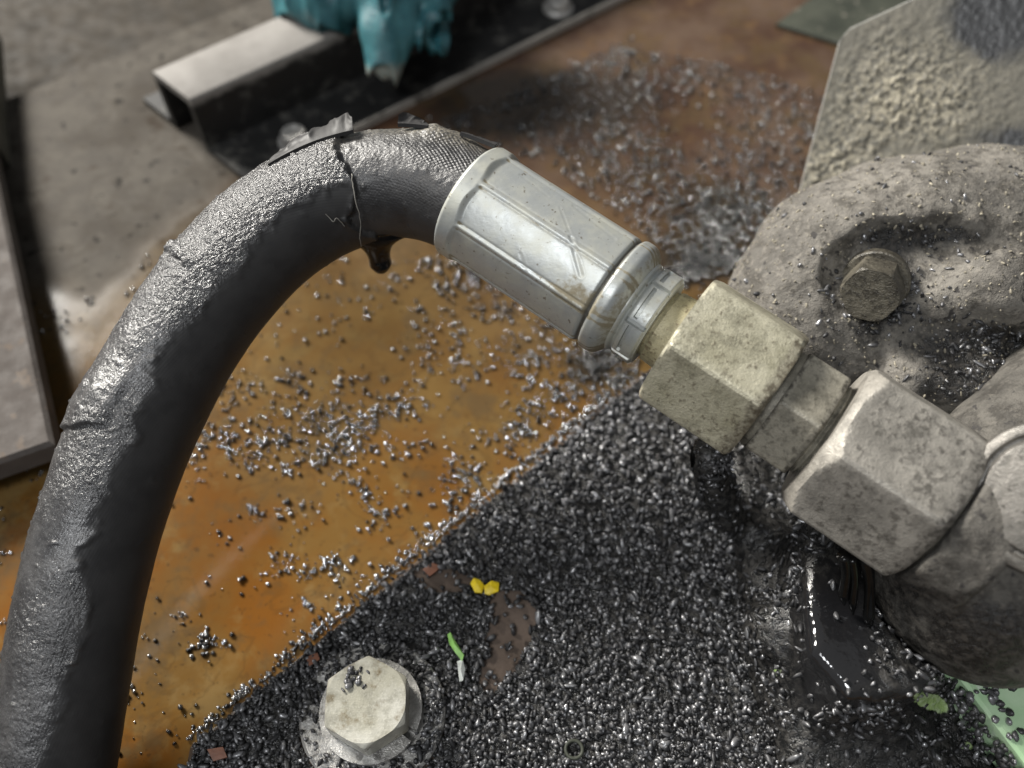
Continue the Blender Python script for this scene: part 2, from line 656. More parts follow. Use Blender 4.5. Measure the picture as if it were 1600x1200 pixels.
def mat_channel():
    m = M('channel_steel_shaded')
    g = m.n('ShaderNodeNewGeometry')
    sep = m.n('ShaderNodeSeparateXYZ')
    m.link(m.pos, sep.inputs[0])
    z = sep.outputs[2]
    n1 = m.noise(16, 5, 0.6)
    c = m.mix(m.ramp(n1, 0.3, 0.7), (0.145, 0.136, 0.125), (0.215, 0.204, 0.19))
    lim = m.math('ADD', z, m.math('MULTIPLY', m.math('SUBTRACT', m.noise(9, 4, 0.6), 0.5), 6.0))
    clear = m.ramp(lim, SHADEZ - 3.0, SHADEZ)  # web and flange below this are painted near black as shade
    c = m.mix(clear, m.mix(m.ramp(m.noise(6, 4), 0.5, 0.75), (0.012, 0.012, 0.012), (0.06, 0.058, 0.052)), c)
    c = m.mix(m.math('MULTIPLY', m.attr('edge'), m.ramp(m.noise(10, 3), 0.25, 0.5)), c, (0.33, 0.31, 0.28))  # flange rim painted lighter, as if it caught the light
    nb = m.bump(m.noise(1.2, 4, 0.6), 0.1, 0.5)
    return m.out(c, m.lerp(m.ramp(m.noise(6, 3), 0.3, 0.7), 0.45, 0.6), nb, 0.0, Specular_IOR_Level=0.3)


SHADEZ = 24.5  # height under which the channel's shade is painted


def mat_oily():
    m = M('oil_soaked_black')
    green = m.attr('paint')
    n2 = m.noise(1.6, 4, 0.6)
    wet = m.attr('wet')
    c = m.mix(m.ramp(n2, 0.4, 0.75), (0.009, 0.009, 0.009), (0.045, 0.042, 0.038))
    c = m.mix(wet, c, (0.010, 0.010, 0.011))
    g = m.ramp(m.math('ADD', green, m.math('MULTIPLY', m.math('SUBTRACT', m.noise(3.5, 4, 0.65), 0.5), 0.8)), 0.5, 0.62)
    c = m.mix(g, c, m.mix(m.ramp(n2, 0.4, 0.65), (0.30, 0.42, 0.16), (0.42, 0.52, 0.30)))
    nb = m.bump(n2, 1.0, m.lerp(wet, 0.6, 0.05))
    nb = m.bump(m.noise(0.5, 3), 0.25, m.lerp(wet, 0.8, 0.04), nb)
    nb = m.bump(m.noise(7, 3, 0.5), 1.4, m.lerp(wet, 0.0, 0.5), nb)
    return m.out(c, m.lerp(wet, m.lerp(m.ramp(n2, 0.4, 0.6), 0.18, 0.42), 0.08), nb, Specular_IOR_Level=m.lerp(wet, 0.5, 0.8))


def mat_upright():
    m = M('caked_steel_plate')
    cake, oil = m.attr('cake'), m.attr('oil')
    n2 = m.noise(1.5, 4, 0.6)
    c = m.mix(m.ramp(m.noise(11, 4), 0.35, 0.65), (0.095, 0.091, 0.076), (0.145, 0.137, 0.114))
    c = m.mix(m.math('MULTIPLY', cake, m.ramp(n2, 0.38, 0.62)), c, (0.33, 0.30, 0.228))
    o = m.ramp(m.math('ADD', oil, m.math('MULTIPLY', m.math('SUBTRACT', m.noise(9, 5, 0.6), 0.5), 0.8)), 0.35, 0.8)
    c = m.mix(o, c, (0.035, 0.036, 0.038))
    c = m.mix(m.attr('bare'), c, (0.55, 0.54, 0.50))
    nb = m.bump(n2, 0.6, m.lerp(cake, 0.2, 0.7))
    nb = m.bump(m.noise(0.5, 3), 0.15, 0.7, nb)
    return m.out(c, m.lerp(o, 0.75, 0.35), nb)


def mat_glove():
    m = M('teal_nitrile')
    n1 = m.noise(7, 4, 0.55)
    c = m.mix(m.ramp(n1, 0.3, 0.7), (0.016, 0.085, 0.103), (0.042, 0.150, 0.170))
    d = m.ramp(m.math('ADD', m.attr('dirt'), m.math('MULTIPLY', m.math('SUBTRACT', m.noise(6, 4), 0.5), 0.7)), 0.35, 0.75)
    c = m.mix(d, c, (0.22, 0.25, 0.23))
    nb = m.bump(m.noise(2.5, 3), 0.5, 0.5)
    return m.out(c, 0.45, nb, Subsurface_Weight=0.15, Subsurface_Scale=0.002)


def plain(name, c, rough, metal=0.0, bumpmm=0.1, size=0.8, var=0.25):
    m = M(name)
    n = m.noise(size * 4, 4, 0.6)
    if name == 'black_oil':
        m.b.inputs['Specular IOR Level'].default_value = 0.2
    col = m.mix(m.ramp(n, 0.3, 0.7), tuple(x * (1 - var) for x in c), tuple(min(1, x * (1 + var)) for x in c))
    nb = m.bump(m.noise(size, 3), bumpmm, 0.6)
    return m.out(col, rough, nb, metal)


MT = dict(
    tray=mat_tray(),
    crumb=mat_crumb('wet_black_granule', (0.05, 0.05, 0.052), (0.34, 0.34, 0.35), 0.36, 0.62),
    crumb_tray=mat_crumb('glossy_loose_granule', (0.04, 0.04, 0.04), (0.50, 0.50, 0.50), 0.12, 0.85),
    dustcrumb=mat_crumb('dusty_crumb', (0.20, 0.18, 0.14), (0.42, 0.38, 0.29), 0.6),
    casting=mat_casting('dusty_casting', 0.74), portcast=mat_casting('oily_port_casting', 0.45), hose=mat_hose(), ferrule=mat_ferrule(), oily=mat_oily(), upright=mat_upright(), glove=mat_glove(),
    nut=mat_dusty('yellow_zinc_nut', (0.285, 0.268, 0.19), (0.425, 0.402, 0.305), (0.085, 0.068, 0.045), (0.54, 0.70), 1.2, 0.5, 0.22),
    bignut=mat_dusty('grey_dusty_nut', (0.195, 0.183, 0.160), (0.31, 0.29, 0.255), (0.05, 0.045, 0.038), (0.52, 0.66), 1.6, 0.55, 0.12, 0.25),
    adapter=mat_dusty('dirty_adapter', (0.17, 0.158, 0.125), (0.28, 0.26, 0.21), (0.05, 0.045, 0.035), (0.52, 0.72), 1.4, 0.55, 0.15),
    stem=mat_dusty('brassy_stem', (0.30, 0.27, 0.16), (0.43, 0.39, 0.26), (0.10, 0.07, 0.04), (0.55, 0.66), 1.2, 0.55, 0.2),
    port=mat_dusty('oily_port_body', (0.10, 0.088, 0.072), (0.21, 0.185, 0.15), (0.03, 0.027, 0.024), (0.53, 0.68), 3.5, 0.48, 0.0, 0.2),
    plug=mat_dusty('worn_plug', (0.10, 0.094, 0.084), (0.19, 0.178, 0.16), (0.045, 0.04, 0.035), (0.6, 0.7), 1.5, 0.45, 0.35),
    bolt=mat_dusty('pale_bolt', (0.40, 0.385, 0.31), (0.52, 0.51, 0.45), (0.17, 0.125, 0.06), (0.54, 0.74), 3.2, 0.36, 0.3, 0.06, relief=0.12),
    washer=mat_dusty('worn_washer', (0.36, 0.35, 0.33), (0.52, 0.51, 0.49), (0.06, 0.055, 0.05), (0.57, 0.66), 1.8, 0.38, 0.45),
    castbolt=mat_dusty('oily_bolt', (0.06, 0.054, 0.042), (0.16, 0.145, 0.112), (0.016, 0.014, 0.012), (0.48, 0.66), 1.3, 0.38, 0.1, 0.3, relief=0.6),
    channel=mat_paint_steel('grey_channel_steel', (0.23, 0.215, 0.195), (0.31, 0.29, 0.265), 0.42, 0.1, None, 0.15),
    channel_shaded=mat_channel(),
    flat=mat_paint_steel('brown_grey_bar', (0.062, 0.054, 0.049), (0.105, 0.094, 0.087), 0.75, 0.3, (0.11, 0.09, 0.075)),
    post=mat_paint_steel('dark_olive_post', (0.075, 0.072, 0.058), (0.115, 0.11, 0.09), 0.6),
    floor=mat_paint_steel('dark_dirty_floor', (0.022, 0.019, 0.015), (0.045, 0.038, 0.030), 0.65, 0.5, (0.035, 0.03, 0.025)),
    plate=mat_paint_steel('brown_oiled_plate', (0.075, 0.056, 0.044), (0.145, 0.110, 0.088), 0.35, 0.3, (0.045, 0.035, 0.03)),
    green=mat_paint_steel('mint_green_paint', (0.36, 0.56, 0.32), (0.52, 0.68, 0.47), 0.3, 0.12, (0.58, 0.68, 0.55)),
    dgreen=mat_paint_steel('dull_green_plate', (0.03, 0.034, 0.027), (0.06, 0.064, 0.05), 0.5, 0.2, (0.16, 0.15, 0.125)),
    yellow=plain('yellow_paint_chip', (0.74, 0.55, 0.012), 0.45, var=0.35),
    lime=plain('lime_paint_chip', (0.28, 0.55, 0.14), 0.45),
    white=plain('white_scrap', (0.60, 0.63, 0.60), 0.4),
    oil=plain('black_oil', (0.006, 0.006, 0.006), 0.06, 0, 0.0, 0.8),
    thread=plain('grey_thread', (0.20, 0.19, 0.17), 0.6),
    rustflake=plain('rust_flake', (0.20, 0.085, 0.05), 0.5),
)

# ================================================================== SETTING
# tray: one sheet, grey steel far left, amber oil near, rust-brown at the back
TRAYDIR = nrm(G(400, 0) - G(25, 150))
t_corner = G(25, 150)
tperp = nrm(np.cross([0, 0, 1], TRAYDIR))           # points away from the camera


def tray_mesh():
    nx, ny = 220, 220
    a = np.linspace(-90, 620, nx)                   # along the far edge
    b = np.linspace(0, -620, ny)                    # towards the viewer
    A, B = np.meshgrid(a, b, indexing='ij')
    V = t_corner + A[..., None] * TRAYDIR + B[..., None] * tperp
    V = V.reshape(-1, 3)
    V[:, 2] = 0
    nz = fbm(V, 45, 4, 3)
    # grey clean steel: a patch round the channel's end at the far left
    c = G(150, 230)
    d = np.hypot(V[:, 0] - c[0], (V[:, 1] - c[1]))
    q = G(330, 640)
    side = (V - G(60, 560)) @ nrm(G(330, 300) - G(60, 560))[[0, 1, 2]]
    u, v, _ = proj(V)
    grey = smooth(0.0, 1.0, (250 + 0.52 * u + 90 * nz - 0.02 * v - 0.95 * (u - 150).clip(0) * 1.6 - (v - 330)) / 190)
    grey = np.where(V[:, 1] < 0, 0, grey)
    red = smooth(-40, 90, (V[:, 1] - G(760, 420)[1]) * 1.3 + 0.25 * (V[:, 0] - G(560, 420)[0]) + 45 * nz)
    soot = 0.0
    for (cx, cy, rx, ry, w) in ((900, 150, 170, 55, .9), (1090, 410, 80, 35, 1.3), (930, 570, 60, 45, 1.0), (1130, 340, 90, 60, .8), (760, 430, 110, 45, .35), (520, 680, 110, 50, .4), (980, 260, 150, 90, .45), (760, 170, 90, 40, 1.2)):
        soot = soot + w * np.exp(-(((u - cx) / rx) ** 2 + ((v - cy) / ry) ** 2))
    F = grid_faces(nx, ny, False)[:, ::-1]
    olive = smooth(900, 440, v + 120 * nz) * 0.85
    return V, F, grey, red, np.clip(soot, 0, 1.2), olive


V, F, grey, red, soot, olive = tray_mesh()
tag(make('tray_floor', V, F, MT['tray'], base=(0, 0, 0), attrs={'grey': grey, 'red': red, 'soot': soot, 'olive': olive}), kind='structure')
# the tray's far edge has a thickness; below it a darker floor
e0, e1 = t_corner - 90 * TRAYDIR, t_corner + 620 * TRAYDIR
V = np.array([e0, e1, e1 + [0, 0, -4], e0 + [0, 0, -4]]) + tperp * 0.02
tag(make('tray_edge', V, [(0, 1, 2, 3)], MT['channel'], base=(0, 0, 0)), kind='structure')
V = np.array([[-900, -500, -32], [900, -500, -32], [900, 1500, -32], [-900, 1500, -32.0]])
tag(make('floor', V, [(0, 1, 2, 3)], MT['floor'], base=(0, 0, -32)), kind='structure')

# ================================================================== HAT CHANNEL with flange bolts
ZF = 3.0                                             # top of the flanges
ZT = 26.0                                            # top of the ridge
_a, _b = G(297, 156, ZT), G(236, 110, ZT)
CH = nrm(G(540, 47, ZT) - _a)                        # the way the channel runs
CN = np.cross([0, 0, 1.0], CH)                       # to the back
wid = float((_b - _a) @ CN)
SKEW = float((_b - _a) @ CH) / wid                   # the end is cut a little askew
HT = ZT - ZF
c_front = np.array([_a[0], _a[1], ZF])               # foot of the front web at the cut end
fl_f = abs(float((G(366, 292, ZF) - c_front) @ CN))
fl_b = abs(float((G(196, 165, ZF) - c_front) @ CN) - wid)


def solve_h(px, py, base):
    zs = np.linspace(0, 90, 901)
    x, y, _ = proj(base + np.outer(zs, [0, 0, 1]))
    return zs[np.argmin(np.abs(y - py))]


print('channel', wid, HT, fl_f, fl_b)


def channel():
    th = 3.0
    w0, w1 = 0.0, wid
    r = 1.3
    # outer line of the section (n = across, z), front flange to back flange
    out = [(-fl_f, 0), (-fl_f + 1.6, 0), (-1.5, 0), (-0.3, 0.5), (0, 1.8), (0, HT - r), (0.4, HT - 0.4), (r, HT), (w1 - r, HT), (w1 - 0.4, HT - 0.4), (w1, HT - r), (w1, 1.8), (w1 + 0.3, 0.5), (w1 + 1.5, 0), (w1 + fl_b, 0)]
    inn = [(-fl_f, -th), (-fl_f + 1.6, -th), (1.2, -th), (2.4, -2.4), (3, -1.2), (3, HT - r - 2), (3.3, HT - 3.3), (r + 2, HT - 3), (w1 - r - 2, HT - 3), (w1 - 3.3, HT - 3.3), (w1 - 3, HT - r - 2), (w1 - 3, -1.2), (w1 - 2.4, -2.4), (w1 - 1.2, -th), (w1 + fl_b, -th)]
    loop = out + inn[::-1]
    n = len(loop)
    V = []
    for k, L in enumerate((0.0, 0.7, 420.0)):
        for i, (a, z) in enumerate(loop):
            V.append(c_front + CH * (L + SKEW * a) + CN * a + np.array([0, 0, z]))
    F = []
    for k in range(2):
        for i in range(n):
            j = (i + 1) % n
            F.append((k * n + i, k * n + j, (k + 1) * n + j, (k + 1) * n + i))
    m = len(out)
    for i in range(m - 1):                           # the cut end is hollow: faces only across the thickness
        F.append((i + 1, i, n - 1 - i, n - 2 - i))
    return np.array(V), F


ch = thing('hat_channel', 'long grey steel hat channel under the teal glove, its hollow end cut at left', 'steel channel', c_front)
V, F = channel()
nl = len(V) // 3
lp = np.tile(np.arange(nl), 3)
make('channel_body', V, F, MT['channel_shaded'], ch, sharp=50, attrs={'edge': ((lp == 0) | (lp == nl - 1)).astype(float)})


def hexr(T, ap, ph=0.0):
    f = (T - ph + np.pi / 6) % (np.pi / 3) - np.pi / 6
    return ap / np.cos(f)


def hex_prism(c0, ax, hint, R, L, ph=0.0, ch0=0.12, ch1=0.12, nth=144, rnd=0.985, slope=1.7):
    """hexagon prism from s=0..L with turned chamfers; corners at ph from hint"""
    ap = R * math.cos(math.pi / 6)

    def prof_s():
        k0 = np.linspace(0, 0.22 * L, 10)
        k1 = np.linspace(0.22 * L, 0.78 * L, 8)[1:-1]
        return np.r_[k0, k1, np.linspace(0.78 * L, L, 10)]
    ss = prof_s()

    def mod(s, T, r):
        q = np.minimum(hexr(T, ap, ph + np.pi / 6), R * rnd)
        c0_ = R * (1 - ch0) + s * slope
        c1_ = R * (1 - ch1) + (L - s) * slope
        return smax(-smin(q, np.minimum(c0_, c1_), 0.15), -1e6, 1e-3) * -1 if False else smin(q, np.minimum(c0_, c1_), 0.25)
    return lathe(c0, ax, hint, [(s, R) for s in ss], nth, mod)


def hexattr(V, c0, ax, hint, R, L, ph, grime0=0.5, grime1=0.7):
    ax, e1, e2 = frame(ax, hint)
    q = V - c0
    s_ = q @ ax
    T = np.arctan2(q @ e2, q @ e1)
    f = np.abs((T - ph + np.pi / 6) % (np.pi / 3) - np.pi / 6) * R     # distance from the corner
    wear = np.exp(-(f / 0.9) ** 2) + np.exp(-((s_ - 0.06 * L) / (0.05 * L)) ** 2) + 0.7 * np.exp(-((s_ - 0.94 * L) / (0.05 * L)) ** 2)
    grime = grime0 * np.exp(-(s_ / (0.12 * L)) ** 2) + grime1 * np.exp(-((L - s_) / (0.14 * L)) ** 2)
    return {'wear': np.clip(wear, 0, 1), 'grime': np.clip(grime, 0, 1)}


def small_bolt(px, py):
    c = G(px, py, ZF)
    V, F = lathe(c, [0, 0, 1], [1, 0, 0], [(0, 6.5), (1.0, 6.5), (1.4, 6.1), (1.4, 4.9), (4.2, 4.9), (5.2, 4.2), (5.2, 2.9), (4.6, 2.4), (4.6, 0.1)], 32)
    return V, F


for (px, py) in ((462, 222), (872, 14)):
    V, F = small_bolt(px, py)
    make('flange_bolt', V, F, MT['washer'], ch)

# ================================================================== LEFT: flat bar lying on a packer, dark post behind
zt = 17.0
bar_poly = np.array([G(-260, -80, zt), G(-75, -60, zt), G(83, 692, zt), G(-60, 742, zt), G(-330, 830, zt)])
V, F = slab(bar_poly, zt - 8, zt, 1.2)
fb = thing('flat_bar', 'thick brownish grey steel bar end at the left edge beside the hose', 'steel bar', [*bar_poly.mean(0)[:2], 0])
make('bar', V, F, MT['flat'], fb, sharp=25)
pk = bar_poly[:, :2].mean(0) + (bar_poly[:, :2] - bar_poly[:, :2].mean(0)) * 0.82 + np.array([-10, 0])
V, F = slab(pk, 0, zt - 8, 0.5)
make('packer_block', V, F, MT['post'], fb, sharp=25)
pp = np.array([G(-60, 260, 0), G(18, 262, 0), G(2, 60, 0), G(-60, 50, 0)])
V, F = slab(pp, -1, 16, 1.0)
make('square_post', V, F, MT['post'], base=[*pp.mean(0)[:2], 0], sharp=25)
tag(bpy.data.objects['square_post'], 'dark olive upright steel stub in the top left corner', 'steel post')

# ================================================================== MOUNTING PLATE
ZP = 12.0
plate_px = [(296, 1166), (1000, 588), (1165, 455), (1800, 400), (1900, 1500), (230, 1500)]
plate_poly = np.array([G(x, y, ZP) for x, y in plate_px])
V, F = slab(plate_poly, 0.0, ZP, 0.8)
tag(make('mounting_plate', V, F, MT['plate'], base=[*plate_poly.mean(0)[:2], 0], sharp=25),
    'brown oily steel mounting plate buried under black granules', 'steel plate')

# ================================================================== FITTING AXIS
A3, B3 = P(745, 320, 214.0), P(1425, 765, 192.0)
AX = nrm(B3 - A3)
TOCAM = nrm(CAM - (A3 + B3) / 2)
HPERP = nrm(np.cross(AX, TOCAM))
_x, _y, _ = proj(A3 + HPERP * 5)
if _y > proj(A3)[1]:
    HPERP = -HPERP                                   # hint: up-right side of the fitting in the picture
SIGN = np.sign(np.dot(np.cross(AX, HPERP), TOCAM))   # which way round the near side lies
ss_ = np.linspace(-60, 260, 3201)
xx, yy, _ = proj(A3 + ss_[:, None] * AX)
tt_ = (xx - 745) * 0.837 + (yy - 320) * 0.547


def sx(t):
    """distance along the axis in mm for t picture pixels past the ferrule's mouth"""
    return float(np.interp(t, tt_, ss_))


def at(t):
    return A3 + AX * sx(t)


# ================================================================== HOSE
hose_px = [(40, 1420, 214), (62, 1300, 210), (82, 1200, 208), (102, 1075, 208), (128, 930, 209), (168, 785, 211), (226, 640, 213), (303, 502, 216), (396, 390, 218), (488, 322, 219), (575, 291, 219), (660, 291, 217), (745, 320, 214), (800, 356, 212.2)]
hose_pts = P(np.array([p[0] for p in hose_px]), np.array([p[1] for p in hose_px]), np.array([p[2] for p in hose_px]))
HN, HT_ = 760, 160
cl, cs_ = spline(hose_pts, HN)
HR = 14.0
T = nrm(np.gradient(cl, axis=0))
tc = nrm(CAM - cl)
Nc = nrm(tc - T * np.sum(tc * T, 1)[:, None])        # towards the camera
No = np.cross(Nc, T)                                 # one flank
_x0, _, _ = proj(cl[300]); _x1, _, _ = proj(cl[300] + No[300])
if _x1 > _x0:
    No = -No                                         # the outer (left, upper) flank
hpx, hpy, _ = proj(cl)


def s_at(px, lo=0, hi=HN):
    return float(np.interp(px, hpx, cs_))


th = np.linspace(-np.pi, np.pi, HT_, endpoint=False)  # 0 = camera, + = outer flank
TH, SS = np.meshgrid(th, cs_)
base_dir = np.cos(TH)[..., None] * Nc[:, None, :] + np.sin(TH)[..., None] * No[:, None, :]
raw = cl[:, None, :] + HR * base_dir
PXs = np.interp(SS, cs_, hpx)
n_edge = fbm(np.stack([SS, TH * HR, 0 * SS], -1), 9, 4, 5)
deg = np.degrees(TH)
# the worn, crazed outer flank, also coloured paler as the lit side; border wanders
border = 6 + 24 * n_edge + 10 * fbm(np.stack([SS, 0 * SS, 0 * SS], -1), 30, 2, 9)
worn = smooth(-5, 5, deg - border) * smooth(10, -10, deg - 168)
s_tear = s_at(566)
s_mouth = s_at(742)
tear_line = s_tear + 6.5 * fbm(np.stack([TH * HR, 0 * SS, 0 * SS], -1), 8, 5, 21, 0.65) - 0.11 * (TH * HR) * (TH < 0.3) - 1.0
bare = smooth(-0.5, 0.5, SS - tear_line) * smooth(2.0, -1.0, SS - (s_mouth + 6))
worn = np.clip(worn * (1 - 0.72 * bare) + 0.28 * bare * smooth(-75, -30, deg), 0, 1)
r = np.full(SS.shape, HR)
q3 = raw
r += 0.22 * fbm(q3, 5, 3, 31) * (0.4 + worn)
craze = np.clip(0.38 + 1.0 * np.exp(-((SS - s_at(430)) / 34) ** 2) + 0.9 * fbm(q3, 16, 3, 43), 0.08, 1.2)
r += worn * 0.17 * craze * (1 - np.abs(fbm(q3, 2.6, 3, 41)) * 2)           # crazing ridges
r += 0.25 * worn * (1 - bare) - 0.15                               # the swollen skin stands proud of the clean rubber
r -= 1.1 * bare
# ragged rim round the tear
rim = np.exp(-((SS - tear_line + 0.8) / 1.3) ** 2) * (np.abs(deg - 30) < 120)
r += rim * np.clip(0.1 + 2.2 * fbm(q3, 2.6, 3, 55), -0.5, 1.4) * np.clip(0.5 + 1.5 * fbm(q3, 8, 2, 57), 0, 1)
# raised flakes of cover on the lower outer flank
s_fl = s_at(206)
fl = smooth(s_fl - 0.25, s_fl + 0.25, SS + 2.2 * fbm(np.stack([TH * HR, 0 * SS, 0 * SS], -1), 5, 3, 61) + 0.05 * (deg - 45)) * smooth(s_fl + 17, s_fl + 4, SS) * smooth(20, 30, deg + 8 * n_edge) * smooth(150, 110, deg)
r += 1.3 * fl * (0.8 + 0.5 * fbm(q3, 3, 3, 63))
s_f2 = s_at(345)
f2 = np.exp(-((SS - s_f2) / 2.6) ** 2) * smooth(28, 45, deg) * smooth(125, 85, deg)
r += f2 * np.clip(2.6 * fbm(q3, 2.2, 3, 71) + 0.3, 0, 2.2)
# ridge of torn cover over the top just before the ferrule
s_r = s_at(676)
rr = np.exp(-((SS - s_r) / 6.5) ** 4) * smooth(48, 78, deg) * smooth(150, 115, deg)
r += rr * (1.5 + 1.6 * np.clip(fbm(q3, 6, 3, 77), -1, 1))
# small torn flecks along the border of the worn strip
bl = np.exp(-((deg - border) / 5.0) ** 2)
r += bl * 0.4 * np.clip(fbm(q3, 2.0, 3, 91) * 2, 0, 1)
r = np.where(SS > s_mouth + 0.5, np.minimum(r, 12.2), r)
# pores and pimples
pm = vnoise(q3, 1.3, 131)
r += 0.35 * smooth(0.72, 0.95, pm) * (0.4 + 0.6 * worn)
fabric = np.exp(-(((SS - s_at(716)) / 7.0) ** 2)) * smooth(18, 30, deg) * smooth(78, 60, deg) + 0.10 * bare * smooth(-60, -20, deg)
fabric = np.clip(fabric, 0, 1) * 0.65
dust = np.clip(rr * 0.9 + 0.5 * bare * smooth(45, 75, deg) + 0.5 * rim * smooth(35, 60, deg), 0, 1)
hV = (cl[:, None, :] + r[..., None] * base_dir).reshape(-1, 3)
hF = grid_faces(HN, HT_)
fn = np.cross(hV[hF[0, 1]] - hV[hF[0, 0]], hV[hF[0, 3]] - hV[hF[0, 0]])
if np.dot(fn, hV[hF[0, 0]] - cl[0]) < 0:
    hF = hF[:, ::-1]
hose = thing('hydraulic_hose', 'worn black rubber hydraulic hose with split cover, crimped silver ferrule and yellowish nut', 'hydraulic hose', [*cl[0, :2], 0])
tube = make('rubber_tube', hV, hF, MT['hose'], hose, sharp=180,
            attrs={'worn': worn.ravel(), 'craze': craze.ravel(), 'fabric': fabric.ravel(), 'dust': dust.ravel(), 'along': SS.ravel(), 'around': (TH * HR).ravel()})


def hose_pt(px, d, lift=0.0):
    """point on the hose skin at centreline x px and angle d degrees"""
    s = s_at(px)
    c = np.array([np.interp(s, cs_, cl[:, k]) for k in range(3)])
    a = np.array([np.interp(s, cs_, Nc[:, k]) for k in range(3)])
    b = np.array([np.interp(s, cs_, No[:, k]) for k in range(3)])
    t = math.radians(d)
    return c + (HR + lift) * (math.cos(t) * a + math.sin(t) * b)


def torn_flap(px0, px1, d_root, d_free, lift, seed, n=60, w=14, th=0.9):
    """a tongue of cover peeled off the hose: sheet with thickness and a ragged free edge"""
    V = []
    tt = np.linspace(0, 1, n)
    for side in (1, -1):
        for i, t in enumerate(tt):
            px = px0 + (px1 - px0) * t
            rag = 0.78 + 0.62 * float(fbm(np.array([t * 40, seed * 3.1, 0.0]), 5, 3, seed))
            L = lift * (t ** 1.2) * (1 - 0.25 * smooth(0.93, 1, t))
            wdt = (0.25 + 0.75 * smooth(0, 0.5, t)) * rag * (1 - 0.75 * smooth(0.88, 1.0, t))
            for j in range(w):
                k = j / (w - 1)
                d = d_root + (d_free - d_root) * k * wdt
                nz = 0.5 * float(fbm(np.array([px * 0.3, k * 9, seed * 1.0]), 3, 3, seed + 5))
                V.append(hose_pt(px, d, 0.35 + L * k + nz * k + side * th * 0.5 * (1 - 0.6 * k)))
    V = np.array(V)
    F = []
    N = n * w
    for i in range(n - 1):
        for j in range(w - 1):
            a = i * w + j
            F.append((a, a + 1, a + w + 1, a + w))
            F.append((N + a, N + a + w, N + a + w + 1, N + a + 1))
    for i in range(n - 1):
        for j in (0, w - 1):
            a = i * w + j
            q = (a, a + w, N + a + w, N + a)
            F.append(q if j else q[::-1])
    for j in range(w - 1):
        for i in (0, n - 1):
            a = i * w + j
            q = (a, N + a, N + a + 1, a + 1)
            F.append(q if i == 0 else q[::-1])
    return V, F


def flap(name, *a, **k):
    V, F = torn_flap(*a, **k)
    V = V
    z = np.zeros(len(V))
    return make(name, V, F, MT['hose'], tube, sharp=60, attrs={'worn': z + 0.0, 'craze': z + 1, 'fabric': z, 'dust': z + 0.0, 'along': z, 'around': z})


f1 = flap('torn_flap', 470, 578, 62, 104, 3.4, 3)
f1['label'] = 'long torn tongue of black rubber cover curling up from the hose top'
flap('torn_flap', 664, 630, 68, 98, 2.2, 8, n=30)
flap('torn_flap', 700, 744, 72, 100, 0.5, 12, n=30)


def thread(pts, r, n=40):
    p, _ = spline(np.array(pts), n)
    p = p + 0.25 * np.stack([vnoise(p * 1.0, 1.2, 200 + k) for k in range(3)], -1)
    return sweep(p, r, 6)


for pts, rr_ in (([hose_pt(572, 14, .6), hose_pt(570, -8, 1.2), hose_pt(563, -30, .6), hose_pt(549, -48, .7), hose_pt(541, -66, .5)], .13),
                ([hose_pt(505, -12, .3), hose_pt(512, -20, .9), hose_pt(520, -19, .8), hose_pt(527, -30, .4)], .13)):
    V, F = thread(pts, rr_)
    make('frayed_thread', V, F, MT['thread'], tube, sharp=180)

# oil drip hanging under the split
s0 = s_at(577)
d0 = hose_pt(566, -82, -0.8)
dz = np.array([0, 0, -1.0])
c_d = hose_pt(570, -86, -1.6)
w_ax = nrm(np.array([np.interp(s0, cs_, T[:, k]) for k in range(3)]) * [1, 1, 0])


def drip():
    hs = np.r_[np.linspace(-4, 4, 14), np.linspace(4.5, 12.5, 22)]
    nth = 28
    V = []
    for h in hs:
        if h < 9.5:
            w = 2.5 + 6.8 * math.exp(-max(h + 1.5, 0) / 2.6)
        else:
            w = 2.5 * math.sqrt(max(1 - ((h - 9.5) / 3.02) ** 2, 0.001))
        b = min(w, 2.5 + 0.6 * math.exp(-max(h, 0) / 3))
        if h > 7 and h < 9.5:
            w += 0.25 * (h - 7) / 2.5
            b = w
        for k in range(nth):
            a = 2 * math.pi * k / nth
            side = np.cross(w_ax, [0, 0, 1])
            V.append(c_d + dz * h + w_ax * (w * math.cos(a) + (-1.3 if math.cos(a) < 0 else 0) * math.exp(-max(h + 2, 0) / 2.0)) + side * b * math.sin(a))
    F = [tuple(f) for f in grid_faces(len(hs), nth)]
    F.append(tuple(range(nth)))
    F.append(tuple((len(hs) - 1) * nth + k for k in range(nth))[::-1])
    return np.array(V), F


V, F = drip()
tag(make('oil_drip', V, F, MT['oil'], base=c_d + dz * 12, sharp=180), 'thick black oil drop hanging below the split in the hose', 'oil drip')

# ------------------------------------------------------------------ ferrule
L1, L2, L3, L4 = sx(243), sx(256), sx(292), sx(345)
RF = 14.35
ns, nt_ = 260, 480
s = np.unique(np.r_[np.linspace(-2.2, 3.5, 40), np.linspace(3.5, L1 - 1.2, 130), np.linspace(L1 - 1.2, L2 + 1, 40), np.linspace(L2 + 1, L3, 26)])
TA, SA = np.meshgrid(np.linspace(0, 2 * np.pi, nt_, endpoint=False), s)
near = SIGN * np.pi / 2
seg = np.pi / 4
ph = (TA - near - math.radians(4) * SIGN + seg / 2) % seg - seg / 2
flat_r = RF * math.cos(seg / 2) / np.cos(ph) * 1.005
body = 0.55 * flat_r + 0.45 * RF * 0.985
ridge = np.exp(-((seg / 2 - np.abs(ph)) * RF / 0.55) ** 2)
body = body - 0.10 + 0.10 * ridge - 0.14 * np.exp(-(((seg / 2 - np.abs(ph)) * RF - 0.9) / 0.3) ** 2)
bell = RF + 0.02
t = smooth(1.6, 3.4, SA + 0.4 * np.cos(ph * 8))
rF = bell * (1 - t) + body * t
rF = rF - 0.9 * np.clip((-1.2 - SA) / 1.0, 0, 1) ** 2
